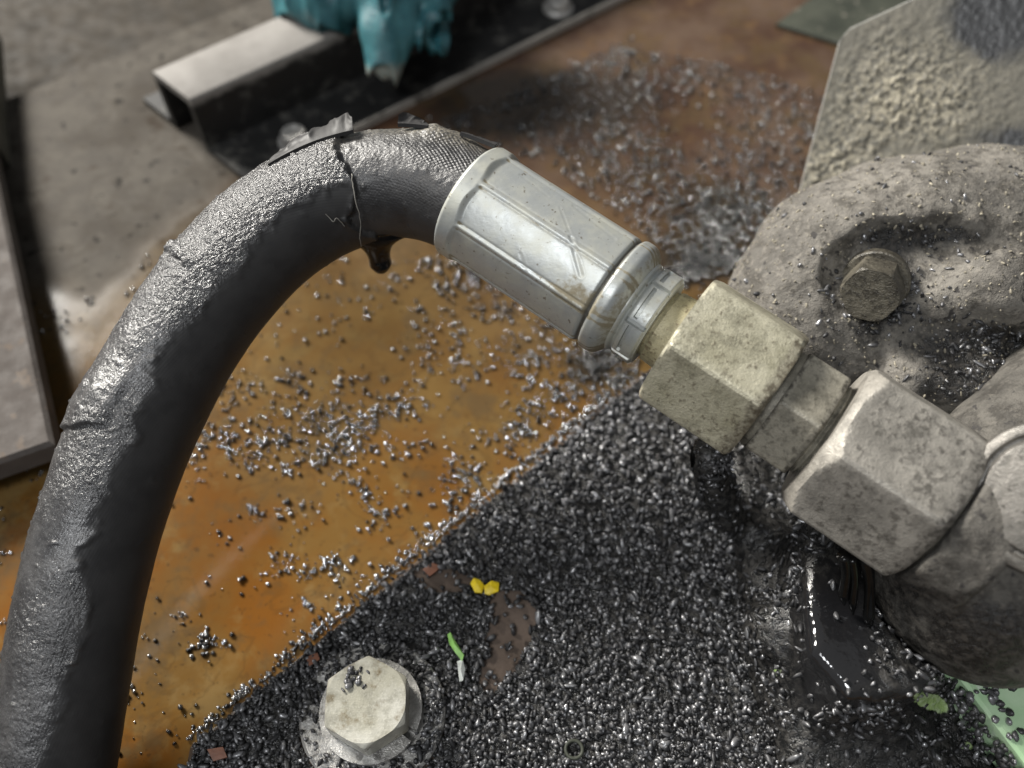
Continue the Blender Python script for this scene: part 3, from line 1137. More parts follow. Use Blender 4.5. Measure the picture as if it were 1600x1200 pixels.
gr = np.exp(-((SA - (L1 + L2) / 2) / 0.62) ** 2)
sh = smooth(L1, L2, SA)
shoulder = RF - 0.2 - 3.2 * np.clip((SA - (L2 + 1.5)) / (L3 - L2 - 1.5), 0, 1) ** 2.2
rF = rF * (1 - sh) + shoulder * sh
rF = rF - 0.85 * gr
# scratches
q = np.stack([SA, SIGN * (TA - near) * RF, 0 * SA], -1)      # unrolled skin: along, up-right (−) / down-left (+)
sv = (TA - near) * SIGN
sv = (sv + np.pi) % (2 * np.pi) - np.pi                      # 0 nearest to the camera; negative to the upper right


def scratch(a, b, w):
    a, b = np.array(a), np.array(b)
    ba = b - a
    px_, py_ = SA - a[0], sv * RF - a[1]
    tt = np.clip((px_ * ba[0] + py_ * ba[1]) / (ba @ ba), 0, 1)
    return np.hypot(px_ - tt * ba[0], py_ - tt * ba[1]) / w


for a, b, w, dp in (((20, -11), (26.5, -5.5), 0.28, 0.2), ((26.5, -5.5), (33, 0.4), 0.45, 0.55), ((25, -6), (31, -3), 0.2, 0.2), ((19, 4), (23, 7.5), 0.35, 0.25), ((22, -14), (34, -12), 0.4, 0.25), ((8, -13), (16, -12), 0.35, 0.2)):
    dsc = scratch(a, b, w)
    dp, w = dp * 0.2, w
    rF = rF - dp * np.exp(-dsc ** 2) + 0.45 * dp * np.exp(-((dsc - 1.9) / 0.7) ** 2)
rF = rF + 0.05 * fbm(np.stack([SA, sv * RF, 0 * SA], -1), 4, 3, 8)
dirt = np.clip(0.75 * np.exp(-(((SA - L1 + 3) / 6.5) ** 2 + ((sv * RF - 4.5) / 4.5) ** 2)) + 0.55 * np.exp(-((SA - L3 + 1) / 2.5) ** 2) + 0.35 * np.exp(-((SA - L1 - 1) / 1.4) ** 2) + 0.5 * np.exp(-(((seg / 2 - np.abs(ph)) * RF - 0.9) / 0.4) ** 2) * t + 0.45 * np.exp(-((SA - 3.0) / 0.7) ** 2), 0, 1)
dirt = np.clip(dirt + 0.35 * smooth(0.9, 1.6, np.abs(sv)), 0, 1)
_, e1_, e2_ = frame(AX, HPERP)
fV = A3 + SA[..., None] * AX + (rF * np.cos(TA))[..., None] * e1_ + (rF * np.sin(TA))[..., None] * e2_
fV = fV.reshape(-1, 3)
fF = grid_faces(len(s), nt_)
nF = len(fV)
extra = np.array([A3 + AX * s[0]])
# mouth: an inner wall going back to the hose
inn = A3 + (s[0] + 3) * AX + (12.6 * np.cos(TA[0]))[:, None] * e1_ + (12.6 * np.sin(TA[0]))[:, None] * e2_
mid = A3 + s[0] * AX + (12.9 * np.cos(TA[0]))[:, None] * e1_ + (12.9 * np.sin(TA[0]))[:, None] * e2_
fV = np.vstack([fV, mid, inn])
j = np.arange(nt_)
j2 = (j + 1) % nt_
fF = np.vstack([fF, np.stack([nF + j, nF + j2, j2, j], -1), np.stack([nF + nt_ + j, nF + nt_ + j2, nF + j2, nF + j], -1)])
pad = np.zeros(2 * nt_)
grv = np.clip(gr * 1.0, 0, 1)
ferr = make('ferrule', fV, fF, MT['ferrule'], hose, sharp=60, attrs={'dirt': np.r_[dirt.ravel(), pad + 0.6], 'groove': np.r_[grv.ravel(), pad]})
ferr['label'] = 'silver crimped ferrule with flat sides and a deep scratch'

# collar with notched segments
Lc0, Lc1 = L3 - 0.6, sx(338)


def collar_mod(s, T, r):
    k = (T * 7 / (2 * np.pi)) % 1.0
    notch = ((k < 0.10) & (s > Lc0 + 2.0) & (s < Lc1 - 0.4)).astype(float)
    band = ((s > Lc0 + 3.3) & (s < Lc0 + 4.1)).astype(float) * (k > 0.14) * (k < 0.9)
    return r - 0.8 * notch - 0.7 * band


cp = [(x, 11.3) for x in np.linspace(Lc0, Lc1, 60)]
cp = [(x, 11.3 - 0.9 * math.exp(-((x - Lc0 - 1.6) / 0.5) ** 2) - 0.8 * smooth(Lc1 - 0.8, Lc1, x)) for x, _ in cp]
V, F = lathe(A3, AX, HPERP, cp, 280, collar_mod)
zz = np.zeros(len(V))
make('crimp_collar', V, F, MT['ferrule'], hose, sharp=45, attrs={'dirt': zz + 0.42, 'groove': zz})
V, F = lathe(A3, AX, HPERP, [(Lc1 - 3, 8.2), (Lc1 + 0.5, 8.2), (Lc1 + 1.2, 8.8), (sx(366), 9.0), (sx(385), 9.4)], 64)
make('stem', V, F, MT['stem'], hose, sharp=35)
V, F = hex_prism(at(376), AX, HPERP, 17.2, sx(545) - sx(376), SIGN * math.radians(98), 0.10, 0.10)
nut1 = make('swivel_nut', V, F, MT['nut'], hose, sharp=22, attrs=hexattr(V, at(376), AX, HPERP, 17.2, sx(545) - sx(376), SIGN * math.radians(98), 0.35, 1.0))
nut1['label'] = 'yellowish zinc plated hexagon swivel nut with dark specks'

# ================================================================== ADAPTER with the large nut
ad = thing('pipe_adapter', 'dirty hexagon pipe adapter with a large grey nut, screwed into the pump port', 'pipe fitting', [*at(600)[:2], 0])
V, F = lathe(at(540), AX, HPERP, [(-3, 11.5), (0.3, 11.5), (1.6, 12.0), (sx(562) - sx(540), 12.0)], 72)
make('seat_collar', V, F, MT['adapter'], ad)
V, F = hex_prism(at(558), AX, HPERP, 13.9, sx(632) - sx(558), SIGN * math.radians(88), 0.06, 0.07)
make('adapter_hexagon', V, F, MT['adapter'], ad, sharp=22, attrs=hexattr(V, at(558), AX, HPERP, 13.9, sx(632) - sx(558), SIGN * math.radians(88), 0.9, 0.9))
zs = np.linspace(0, sx(662) - sx(628), 30)
V, F = lathe(at(628), AX, HPERP, [(z, 10.8 + 0.35 * math.sin(z * 2 * math.pi / 1.5)) for z in zs], 72)
make('threaded_neck', V, F, MT['adapter'], ad)
Lb = sx(858) - sx(648)
V, F = hex_prism(at(648), AX, HPERP, 19.6, Lb, SIGN * math.radians(97), 0.20, 0.11, slope=1.15)
bn = make('large_nut', V, F, MT['bignut'], ad, sharp=22, attrs=hexattr(V, at(648), AX, HPERP, 19.6, Lb, SIGN * math.radians(97), 0.3, 1.0))
bn['label'] = 'large grey dusty hexagon nut with dark pits'
V, F = lathe(at(850), AX, HPERP, [(0, 14.5), (sx(900) - sx(850), 14.5)], 72)
make('port_thread', V, F, MT['castbolt'], ad)

# ================================================================== PUMP HOUSING
C_PORT = P(1548, 884, 203.0)
R_PORT = 25.8


def casting_sdf(p):
    ring = [P(1275, 475, 246), P(1320, 430, 247), P(1400, 398, 251), P(1520, 383, 255), P(1680, 372, 258)]
    d = sd_chain(p, ring, [24, 25.5, 26, 26.5, 27])
    d = smin(d, sd_chain(p, [P(1260, 540, 247), P(1420, 560, 248), P(1660, 560, 250)], [22, 26, 27]), 8)
    d = smin(d, sd_caps(p, P(1480, 470, 262), P(1660, 470, 262), 33), 4)
    # inner lobe on the right, then the arched recess between rim and lobe, holding the bolt
    d = smin(d, sd_chain(p, [P(1470, 468, 229), P(1540, 452, 227), P(1680, 446, 225)], [10.5, 13, 13.5]), 2.0)
    d = smax(d, -sd_chain(p, [P(1335, 462, 216), P(1342, 415, 218), P(1395, 380, 219), P(1490, 366, 221), P(1620, 372, 222)], [7.5, 9.0, 8.0, 6.2, 5.5]), 0.9)
    d = smax(d, -sd_chain(p, [P(1365, 440, 217), P(1392, 456, 216), P(1410, 440, 218)], [10.0, 9.5, 7.0]), 0.9)
    # dark oily hollow and valley below the lobe
    d = smax(d, -sd_chain(p, [P(1480, 548, 214), P(1545, 540, 213), P(1640, 560, 214)], [5.5, 8, 8]), 3.0)
    d = smin(d, sd_chain(p, [P(1420, 600, 226), P(1520, 610, 226), P(1650, 640, 222)], [7, 8, 9]), 5)
    return d


lo = np.array([40, 95, 12.0])
hi = np.array([160, 215, 110.0])
V, F = surface_nets(casting_sdf, lo, hi, 0.85)
fnn = vnormals(V, F)
V = V - fnn * (0.9 * fbm(V, 13, 3, 4) + 0.30 * fbm(V, 3.0, 3, 14) + 0.5 * np.clip(0.25 - np.abs(fbm(V, 16, 3, 18)), 0, 1) * 2 - 0.55 * np.clip(fbm(V, 5, 3, 19) - 0.15, 0, 1))[:, None]
px_, py_, _ = proj(V)


def blob(cx, cy, rx, ry, pw=2.0):
    return np.exp(-(((px_ - cx) / rx) ** 2 + ((py_ - cy) / ry) ** 2))


oil = np.clip(0.95 * blob(1385, 440, 62, 62) + 0.75 * blob(1460, 368, 130, 20) + 1.1 * blob(1535, 545, 100, 45) + 0.8 * blob(1560, 600, 90, 35) + 0.35 * blob(1240, 395, 30, 30) + 0.8 * blob(1150, 560, 60, 90) + 0.45 * blob(1330, 520, 70, 40) + 0.5 * blob(1450, 620, 80, 40) + 0.35 * blob(1590, 310, 40, 30), 0, 1.2)
pump = thing('pump_housing', 'large dusty grey cast pump housing at the right behind the nuts', 'pump housing', [100, 150, 0])
cast = make('casting', V, F, MT['casting'], pump, sharp=180, attrs={'oil': oil})


def port_sdf(p):
    d = np.linalg.norm(p - C_PORT, axis=-1) - R_PORT
    d = smin(d, sd_chain(p, [C_PORT + [2, 4, 0], P(1600, 740, 212), P(1680, 640, 220)], [23, 20, 20]), 6)
    d = smin(d, sd_cyl(p, at(866), at(960), 17.5, 1.5), 4)
    d = smin(d, sd_caps(p, C_PORT, C_PORT + np.array([14, 26, -22.0]), 24), 4)
    return d


V, F = surface_nets(port_sdf, [60, 40, 15], [160, 150, 95], 0.8)
V = V - vnormals(V, F) * (0.35 * fbm(V, 8, 3, 24) + 0.16 * fbm(V, 2.0, 2, 26))[:, None]
px_, py_, _ = proj(V)
oil = np.clip(0.4 * smooth(850, 1010, py_) + 0.8 * blob(1540, 990, 70, 45) + 0.55 * blob(1420, 900, 70, 60), 0, 1)
make('port_body', V, F, MT['portcast'], pump, sharp=180, attrs={'oil': oil})
# round plug screwed into the port body
pc0 = P(1640, 778, 169)
pax = nrm(nrm(CAM - pc0) + np.array([-0.16, 0.04, 0.10]))
pc0 = pc0 - pax * 19.0
V, F = lathe(pc0, pax, UPV, [(0, 15.2), (16.5, 15.2), (18.0, 14.6), (18.6, 13.6), (18.6, 12.7), (17.9, 12.2), (17.8, 11.6), (19.2, 11.0), (19.4, 10.2), (19.4, 0.1)], 96)
make('port_plug', V, F, MT['plug'], pump, sharp=35)

# flange bolt in the recess
bc = P(1368, 440, 226)
bax = nrm(0.90 * nrm(CAM - bc) + np.array([-0.14, -0.30, -0.20]))
V, F = hex_prism(bc, bax, UPV, 7.4, 10.0, math.radians(12), 0.04, 0.10, nth=96, slope=1.4)
cb = make('cover_bolt', V, F, MT['castbolt'], pump, sharp=22)
cb['label'] = 'dark oily hexagon bolt head sunk in a recess of the casting'
V, F = lathe(bc, bax, UPV, [(-1.5, 8.2), (0.8, 8.2), (1.2, 7.8), (1.2, 5)], 48)
make('bolt_washer', V, F, MT['castbolt'], cb)

# ================================================================== BRACKET (oil-soaked saddle under the port)
ZB = 44.0
saddle = np.array([G(x, y, ZB) for x, y in ((1262, 800), (1258, 905), (1268, 1020), (1330, 1092), (1440, 1088), (1500, 1040), (1700, 960), (1720, 800))])
foot = np.array([G(x, y, 20) for x, y in ((1120, 640), (1150, 800), (1175, 960), (1215, 1110), (1260, 1330), (1560, 1330), (1700, 1100), (1700, 650))])


def bracket_sdf(p):
    d = sd_poly(p, saddle, 8, ZB, 3.0)
    d2 = sd_poly(p, foot, 6, 20, 4.0)
    d = smin(d, d2, 16)
    d = smin(d, sd_caps(p, G(1210, 985, 26), G(1205, 1000, 20), 6.5), 6)
    d = smin(d, sd_caps(p, G(1105, 715, 40), G(1135, 800, 24), 5), 8)
    d = smax(d, -(np.linalg.norm(p - C_PORT, axis=-1) - (R_PORT + 2.2)), 1.0)
    u, v, _ = proj(p)
    flat = np.exp(-(((u - 1310) / 62) ** 4 + ((v - 1000) / 105) ** 4))
    d = d + (1 - 0.92 * flat) * (0.9 * fbm(p, 6, 3, 44) + 0.25 * vnoise(p, 1.8, 46))
    return d


V, F = surface_nets(bracket_sdf, [45, 5, 4], [150, 130, 50], 0.8)
px_, py_, _ = proj(V)
wet = np.clip(1.1 * np.exp(-(((px_ - 1305) / 66) ** 4 + ((py_ - 1000) / 118) ** 4)) + blob(1430, 1090, 30, 40) * 0.6, 0, 1)
paint = np.clip(0.95 * np.exp(-(((px_ - 1455 - 0.9 * (py_ - 1098)) / 32) ** 2 + ((py_ - 1098) / 22) ** 2)) + 0.55 * blob(1215, 1050, 16, 16) + 0.6 * blob(1510, 1165, 26, 14), 0, 1)
br = tag(make('pump_bracket', V, F, MT['oily'], base=[95, 60, 0], sharp=180, attrs={'wet': wet, 'paint': paint}),
         'black oil soaked saddle bracket cradling the port below the large nut', 'bracket')
bV, bF = V, F

# strings of oil running off the large nut
def oil_string(x0, x1, y0, y1, d0, d1, r):
    n = 26
    t = np.linspace(0, 1, n)
    p = P(x0 + (x1 - x0) * t + 3 * np.sin(t * 5), y0 + (y1 - y0) * t, d0 + (d1 - d0) * t)
    return sweep(p, r * (1 - 0.25 * np.sin(t * np.pi)) * (1 - 0.8 * smooth(0.8, 1, t)), 10)


for k, (x0, x1, y0, y1, r_) in enumerate(((1318, 1322, 868, 945, 0.7), (1331, 1336, 872, 960, 0.55), (1352, 1362, 872, 985, 0.75))):
    V, F = oil_string(x0, x1, y0, y1, 191, 199.5, r_ * 2.1)
    tag(make('oil_string', V, F, MT['oil'], base=V.mean(0), sharp=180),
        ('left of three shiny black oil strings running down from the large nut', 'middle of three thin oil strings running down from the large nut', 'right of three oil strings under the large nut beside the port')[k], 'oil string', 'oil strings under the large nut')

# green plate at lower right
ZG = 33.0
gp = np.array([G(x, y, ZG) for x, y in ((1478, 1040), (1500, 1058), (1606, 1196), (1700, 1330), (1850, 1330), (1850, 980), (1600, 960))])
V, F = slab(gp, ZG - 12, ZG, 0.7)
tag(make('green_plate', V, F, MT['green'], base=[*gp.mean(0)[:2], ZG - 6], sharp=25), 'mint green painted steel plate splashed with oil in the lower right corner', 'steel plate')

# ================================================================== UPRIGHT PLATE at the upper right
UN = nrm(np.array([-0.25, -0.62, 0.74]))              # it leans back, facing the viewer
up_b = P(np.array(1242), np.array(330), np.array(285.0))


def on_plane(px, py):
    r = ray(np.array(px), np.array(py))
    return CAM + r * (((up_b - CAM) @ UN) / (r @ UN))


def upright():
    nx, nz = 340, 190
    TL, BL, TR = on_plane(1315, 50), on_plane(1190, 520), on_plane(1660, -112)
    el, et = BL - TL, TR - TL
    a = np.linspace(0, 1.75, nx)
    b = np.linspace(0, 1, nz)
    A, B = np.meshgrid(a, b, indexing='ij')
    X = TL + A[..., None] * et + B[..., None] * el
    dl, dt_ = A * np.linalg.norm(et), B * np.linalg.norm(el)      # mm from the left and the top edge
    k = smooth(3.0, 0, dl) * smooth(3.0, 0, dt_)
    X = X + (k * 1.1)[..., None] * nrm(et) + (k * 1.1)[..., None] * nrm(el)
    u, v, _ = proj(X)
    cake = np.clip(1.1 * np.exp(-(((u - 1410) / 110) ** 2 + ((v - 150) / 75) ** 2)) + 0.8 * np.exp(-(((u - 1300) / 60) ** 2 + ((v - 270) / 60) ** 2)) + 0.3 * fbm(X, 14, 3, 80), 0, 1)
    oil = np.clip(1.15 * np.exp(-(((u - 1560) / 95) ** 2 + ((v - 20) / 85) ** 2)) + 0.75 * np.exp(-(((u - 1580) / 100) ** 2 + ((v - 230) / 50) ** 2)), 0, 1)
    edge = smooth(0, 2.0, dl) * smooth(0, 2.0, dt_)
    lump = np.clip(fbm(X, 1.7, 3, 81) * 1.6 + 0.1, 0, 1)
    bmp = (0.95 * lump * cake + 0.25 * fbm(X, 9, 3, 83) + 0.12 * vnoise(X, 1.4, 85)) * edge
    Vf = X + bmp[..., None] * UN
    Vb = X - 1.8 * UN
    N = nx * nz
    F1 = grid_faces(nx, nz, False)
    F2 = F1[:, ::-1] + N
    V = np.vstack([Vf.reshape(-1, 3), Vb.reshape(-1, 3)])
    fn = np.cross(V[F1[0, 1]] - V[F1[0, 0]], V[F1[0, 3]] - V[F1[0, 0]])
    if fn @ UN < 0:
        F1, F2 = F1[:, ::-1], F2[:, ::-1]
    i = np.arange(nx - 1)
    jz = np.arange(nz - 1)
    tp = i * nz
    r3 = (nx - 1) * nz + jz
    F = np.vstack([F1, F2, np.stack([tp, tp + nz, N + tp + nz, N + tp], -1), np.stack([jz + 1, jz, N + jz, N + jz + 1], -1), np.stack([r3, r3 + 1, N + r3 + 1, N + r3], -1)])
    zed = np.zeros(N)
    return V, F, {'cake': np.r_[cake.ravel(), zed], 'oil': np.r_[oil.ravel(), zed], 'bare': np.r_[1 - smooth(0.0, 0.6, np.minimum(dl * 2, dt_)).ravel(), zed + 1]}


V, F, at_ = upright()
tag(make('upright_plate', V, F, MT['upright'], base=[*V[:, :2].mean(0), 0], sharp=50, attrs=at_),
    'upright grey steel plate caked with dust behind the pump at the top right', 'steel plate')
# dull green plate lying behind it
gq = np.array([G(x, y, 2.0) for x, y in ((1213, 36), (1330, 72), (1480, 20), (1400, -60), (1290, -20))])
V, F = slab(gq, 0, 2.0, 0.4)
tag(make('green_scrap_plate', V, F, MT['dgreen'], base=[*gq.mean(0)[:2], 0], sharp=25), 'dull dark green plate lying on the tray behind the upright plate', 'steel plate')

# ================================================================== HEX BOLT on the mounting plate
hb_c = G(584, 1118, ZP)
hb = thing('hex_bolt', 'pale hexagon bolt with spring washer and flat washer among black granules at the bottom', 'bolt', hb_c)
V, F = lathe(hb_c, [0, 0, 1], [1, 0, 0], [(0, 17.5), (2.2, 17.5), (2.8, 16.9), (2.8, 7)], 90)
make('flat_washer', V, F, MT['washer'], hb, sharp=30)
# spring washer: open helical ring
n = 90
tt = np.linspace(0, 1, n)
angs = math.radians(-35) - tt * math.radians(348)
sec = [(9.0, 0), (12.2, 0), (12.2, 2.6), (9.0, 2.6)]
V = []
for a, t in zip(angs, tt):
    for (r_, z_) in sec:
        V.append(hb_c + np.array([r_ * math.cos(a), r_ * math.sin(a), 2.8 + z_ + 0.9 * t]))
F = [tuple(f) for f in grid_faces(n, 4)] + [(0, 1, 2, 3), tuple((n - 1) * 4 + k for k in (3, 2, 1, 0))]
make('spring_washer', np.array(V), F, MT['washer'], hb, sharp=30)
V, F = hex_prism(hb_c + [0, 0, 6.4], [0, 0, 1], [0, -1, 0], 10.6, 8.2, math.radians(2), 0.0, 0.12, nth=144, slope=1.5)
# pitted, uneven top
top = V[:, 2] > hb_c[2] + 6.4 + 8.0
hd = make('bolt_head', V, F, MT['bolt'], hb, sharp=22, attrs={'grime': 0.55 * np.exp(-(np.hypot(V[:, 0] - hb_c[0] + 5, V[:, 1] - hb_c[1] - 7) / 5.5) ** 2)})

# ================================================================== GLOVE
def glove_sdf(p):
    zt = ZF + HT
    a0 = c_front + CH * 60
    K = lambda px, py, d: P(px, py, d)
    d_ch = lambda px, py: float(proj(G(px, py, zt))[2])
    # palm bundle on the channel top
    pc = [G(452, -14, zt + 5), G(520, -6, zt + 8), G(600, -30, zt + 12), G(680, -50, zt + 10)]
    d = sd_chain(p, pc, [9, 13, 17, 15])
    d = smin(d, sd_chain(p, [G(440, 2, zt + 2), G(500, 14, zt + 3), G(545, 20, zt + 3)], [5, 6.5, 5]), 3)
    # hanging finger
    e = d_ch(560, 30)
    f0, f1_, f2_, f3 = P(604, 10, e - 10), P(606, 50, e - 12), P(603, 90, e - 9), P(600, 121, e - 6)
    q = p.copy()
    ax = nrm(f3 - f0)
    side = nrm(np.cross(ax, nrm(CAM - f1_)))
    fr = np.cross(side, ax)
    off = (p - f1_) @ fr
    q = p + off[..., None] * fr * 0.9                 # flattened
    d = smin(d, sd_chain(q, [f0, f1_, f2_, f3], [13.0, 12.0, 9.0, 3.4]), 3)
    # second, open finger
    g0, g1 = P(676, -20, e - 4), P(684, 42, e - 6)
    off = (p - g0) @ fr
    q = p + off[..., None] * fr * 0.35
    d2 = sd_chain(q, [g0, g1, P(688, 56, e - 6.5)], [9, 7.5, 6.5])
    d2 = np.maximum(d2, -sd_chain(p, [P(691, 52, e - 9), P(689, 40, e - 6)], [5.2, 4.0]))
    d = smin(d, d2, 2.0)
    # creases
    w = p @ side
    cr = 1 - np.abs(fbm(np.stack([w, (p @ ax) * 0.28, (p @ fr) * 0.7], -1), 9, 2, 101)) * 2.6
    d = d - 3.6 * np.clip(cr, 0, 1) ** 1.6 + 2.0
    return d


gc = G(580, 0, ZF + HT)
V, F = surface_nets(glove_sdf, gc + [-75, -70, -45], gc + [75, 60, 35], 0.9)
_, gy, _ = proj(V)
gl = tag(make('rubber_glove', V, F, MT['glove'], base=[gc[0], gc[1], ZF + HT], sharp=180, attrs={'dirt': smooth(70, 130, gy)}),
         'crumpled teal rubber glove draped over the grey channel', 'glove')

# ================================================================== CRUMBS
def ico():
    t = (1 + 5 ** 0.5) / 2
    v = nrm(np.array([(-1, t, 0), (1, t, 0), (-1, -t, 0), (1, -t, 0), (0, -1, t), (0, 1, t), (0, -1, -t), (0, 1, -t), (t, 0, -1), (t, 0, 1), (-t, 0, -1), (-t, 0, 1)]))
    f = [(0, 11, 5), (0, 5, 1), (0, 1, 7), (0, 7, 10), (0, 10, 11), (1, 5, 9), (5, 11, 4), (11, 10, 2), (10, 7, 6), (7, 1, 8), (3, 9, 4), (3, 4, 2), (3, 2, 6), (3, 6, 8), (3, 8, 9), (4, 9, 5), (2, 4, 11), (6, 2, 10), (8, 6, 7), (9, 8, 1)]
    v = v.tolist()
    c = {}

    def midp(a, b):
        k = (min(a, b), max(a, b))
        if k not in c:
            c[k] = len(v)
            v.append(nrm((np.array(v[a]) + np.array(v[b])) / 2).tolist())
        return c[k]
    g = []
    for a, b, d in f:
        x, y, z = midp(a, b), midp(b, d), midp(d, a)
        g += [(a, x, z), (b, y, x), (d, z, y), (x, y, z)]
    return np.array(v), np.array(g)


IV, IF = ico()
VAR = []
for k in range(10):
    w = IV * (1 + 0.55 * fbm(IV + k * 7.3, 1.1, 2, 300 + k))[:, None]
    VAR.append(w)


def rand_rot(n):
    q = nrm(rng.normal(size=(n, 4)))
    a, b, c, d = q.T
    return np.stack([np.stack([1 - 2 * (c * c + d * d), 2 * (b * c - a * d), 2 * (b * d + a * c)], -1),
                     np.stack([2 * (b * c + a * d), 1 - 2 * (b * b + d * d), 2 * (c * d - a * b)], -1),
                     np.stack([2 * (b * d - a * c), 2 * (c * d + a * b), 1 - 2 * (b * b + c * c)], -1)], 1)


def crumbs(name, pts, size, mat, elong=0.5, soft=0.0, power=2.6, dim=None, **kw):
    n = len(pts)
    size = np.broadcast_to(size, (n,))
    R = rand_rot(n)
    sc = np.stack([1 + elong * rng.random(n) ** 1.5 * 1.6, np.ones(n), 0.7 + 0.3 * rng.random(n)], -1) * size[:, None]
    var = rng.integers(0, len(VAR), n)
    base = (np.array(VAR) * (1 - soft) + IV[None] * soft)[var] * sc[:, None, :]
    V = np.einsum('nij,nkj->nki', R, base) + pts[:, None, :]
    F = (IF[None] + (np.arange(n) * len(IV))[:, None, None]).reshape(-1, 3)
    tone = rng.random(n) ** power
    if dim is not None:
        tone = tone * dim
    tone = np.repeat(tone, len(IV))
    o = make(name, V.reshape(-1, 3), F, mat, sharp=180, attrs={'tone': tone}, **kw)
    o['kind'] = 'stuff'
    return o


def in_poly(x, y, poly):
    v = np.asarray(poly, float)
    c = np.zeros(x.shape, bool)
    j = len(v) - 1
    for i in range(len(v)):
        cond = ((v[i, 1] > y) != (v[j, 1] > y)) & (x < (v[j, 0] - v[i, 0]) * (y - v[i, 1]) / (v[j, 1] - v[i, 1] + 1e-12) + v[i, 0])
        c ^= cond
        j = i
    return c


# --- on the mounting plate: packed grains, heaped unevenly, bare brown patches left free
def plate_crumbs(n, layer):
    u = rng.uniform(285, 1330, n)
    v = rng.uniform(440, 1240, n)
    p = G(u, v, ZP)
    ok = in_poly(p[:, 0], p[:, 1], plate_poly[:, :2])
    # keep grains off the very edge here and there
    mound = 0.5 + 0.5 * fbm(p, 26, 3, 401)
    q = np.stack([u, v, 0 * u], -1)
    j = 22 * fbm(q, 40, 3, 77)
    bare = ((np.hypot((u - 792 + j) / 42, (v - 985 + j) / 72) < 1) & (v > 925)) | (np.hypot((u - 772 + j) / 26, (v - 1050 + j) / 34) < 1) | (np.hypot((u - 690 + j) / 42, (v - 903 + j) / 15) < 1)
    soft_ = np.clip(0.04 + 0.35 * np.clip(fbm(np.stack([u, v, 0 * u], -1), 18, 3, 79), 0, 1) * 2, 0, 0.5)
    keep = ok & (~bare | (rng.random(n) < soft_))
    dbolt = np.hypot(p[:, 0] - hb_c[0], p[:, 1] - hb_c[1])
    keep &= (dbolt > 12.0)
    # the lower left of the flat washer stays clean
    ang = np.degrees(np.arctan2(p[:, 1] - hb_c[1], p[:, 0] - hb_c[0]))
    clear = (dbolt < 18.5) & (((ang > -175) & (ang < -120)) | ((ang > -60) & (ang < -40)))
    keep &= ~(clear & (rng.random(n) < 0.80))
    keep &= rng.random(n) < (0.75 + 0.25 * mound)
    p, mound, dbolt = p[keep], mound[keep], dbolt[keep]
    z = ZP + 0.55 + layer * (0.25 + 1.5 * mound * rng.random(len(p)))
    z = z + np.where(dbolt < 17.5, 2.6, 0)
    p[:, 2] = z
    return p


def bare_mask(u, v):
    q = np.stack([u, v, 0 * u], -1)
    j = 22 * fbm(q, 40, 3, 77)
    return ((np.hypot((u - 792 + j) / 42, (v - 985 + j) / 72) < 1) & (v > 925)) | (np.hypot((u - 772 + j) / 26, (v - 1050 + j) / 34) < 1) | (np.hypot((u - 690 + j) / 42, (v - 903 + j) / 15) < 1)


def sludge():
    lo_, hi_ = plate_poly.min(0), plate_poly.max(0)
    nx, ny = 380, 380
    X, Y = np.meshgrid(np.linspace(-95, 120, nx), np.linspace(-15, 160, ny), indexing='ij')
    p = np.stack([X, Y, np.full_like(X, ZP)], -1)
    u, v, _ = proj(p)
    cen = plate_poly[:, :2].mean(0)
    q = cen + (p[..., :2] - cen) * 1.012 + 1.2 * np.stack([vnoise(p, 5, 611), vnoise(p, 5, 612)], -1)
    ok = in_poly(q[..., 0], q[..., 1], plate_poly[:, :2]) & ~bare_mask(u, v)
    ok &= np.hypot(X - hb_c[0], Y - hb_c[1]) > 17.6
    p[..., 2] += 0.25 + 0.55 * np.clip(0.5 + fbm(p, 3.2, 3, 615), 0, 1.2) + 0.5 * np.clip(fbm(p, 22, 2, 617), 0, 1)
    F = grid_faces(nx, ny, False)
    F = F[ok.reshape(-1)[F].all(1)]
    V = p.reshape(-1, 3)
    # closed down to the plate along its border
    used = np.unique(F)
    remap = -np.ones(len(V), int)
    remap[used] = np.arange(len(used))
    return V[used], remap[F]


V, F = sludge()
tag(make('oily_sludge', V, F[:, ::-1] if np.cross(V[F[0, 1]] - V[F[0, 0]], V[F[0, 3]] - V[F[0, 0]])[2] < 0 else F, MT['oily'], base=[*plate_poly.mean(0)[:2], ZP], sharp=180), 'black oily sludge between the granules on the mounting plate', 'sludge', kind='stuff')
nb_ = 26
pb = hb_c + np.stack([rng.normal(-3.5, 2.2, nb_), rng.normal(5.5, 1.8, nb_), np.full(nb_, 14.7)], -1)
pb = pb[np.hypot(pb[:, 0] - hb_c[0], pb[:, 1] - hb_c[1]) < 8.6]
pA = np.vstack([pb, plate_crumbs(8000, 1.2), plate_crumbs(10500, 0.0), plate_crumbs(9500, 1.0)])
sz = 0.33 + 0.45 * rng.random(len(pA)) ** 2.0
crumbs('black_granules', pA, sz, MT['crumb'], 0.95, base=[*plate_poly.mean(0)[:2], ZP])
tag(bpy.data.objects['black_granules'], 'packed wet black granules covering the mounting plate', 'granules')

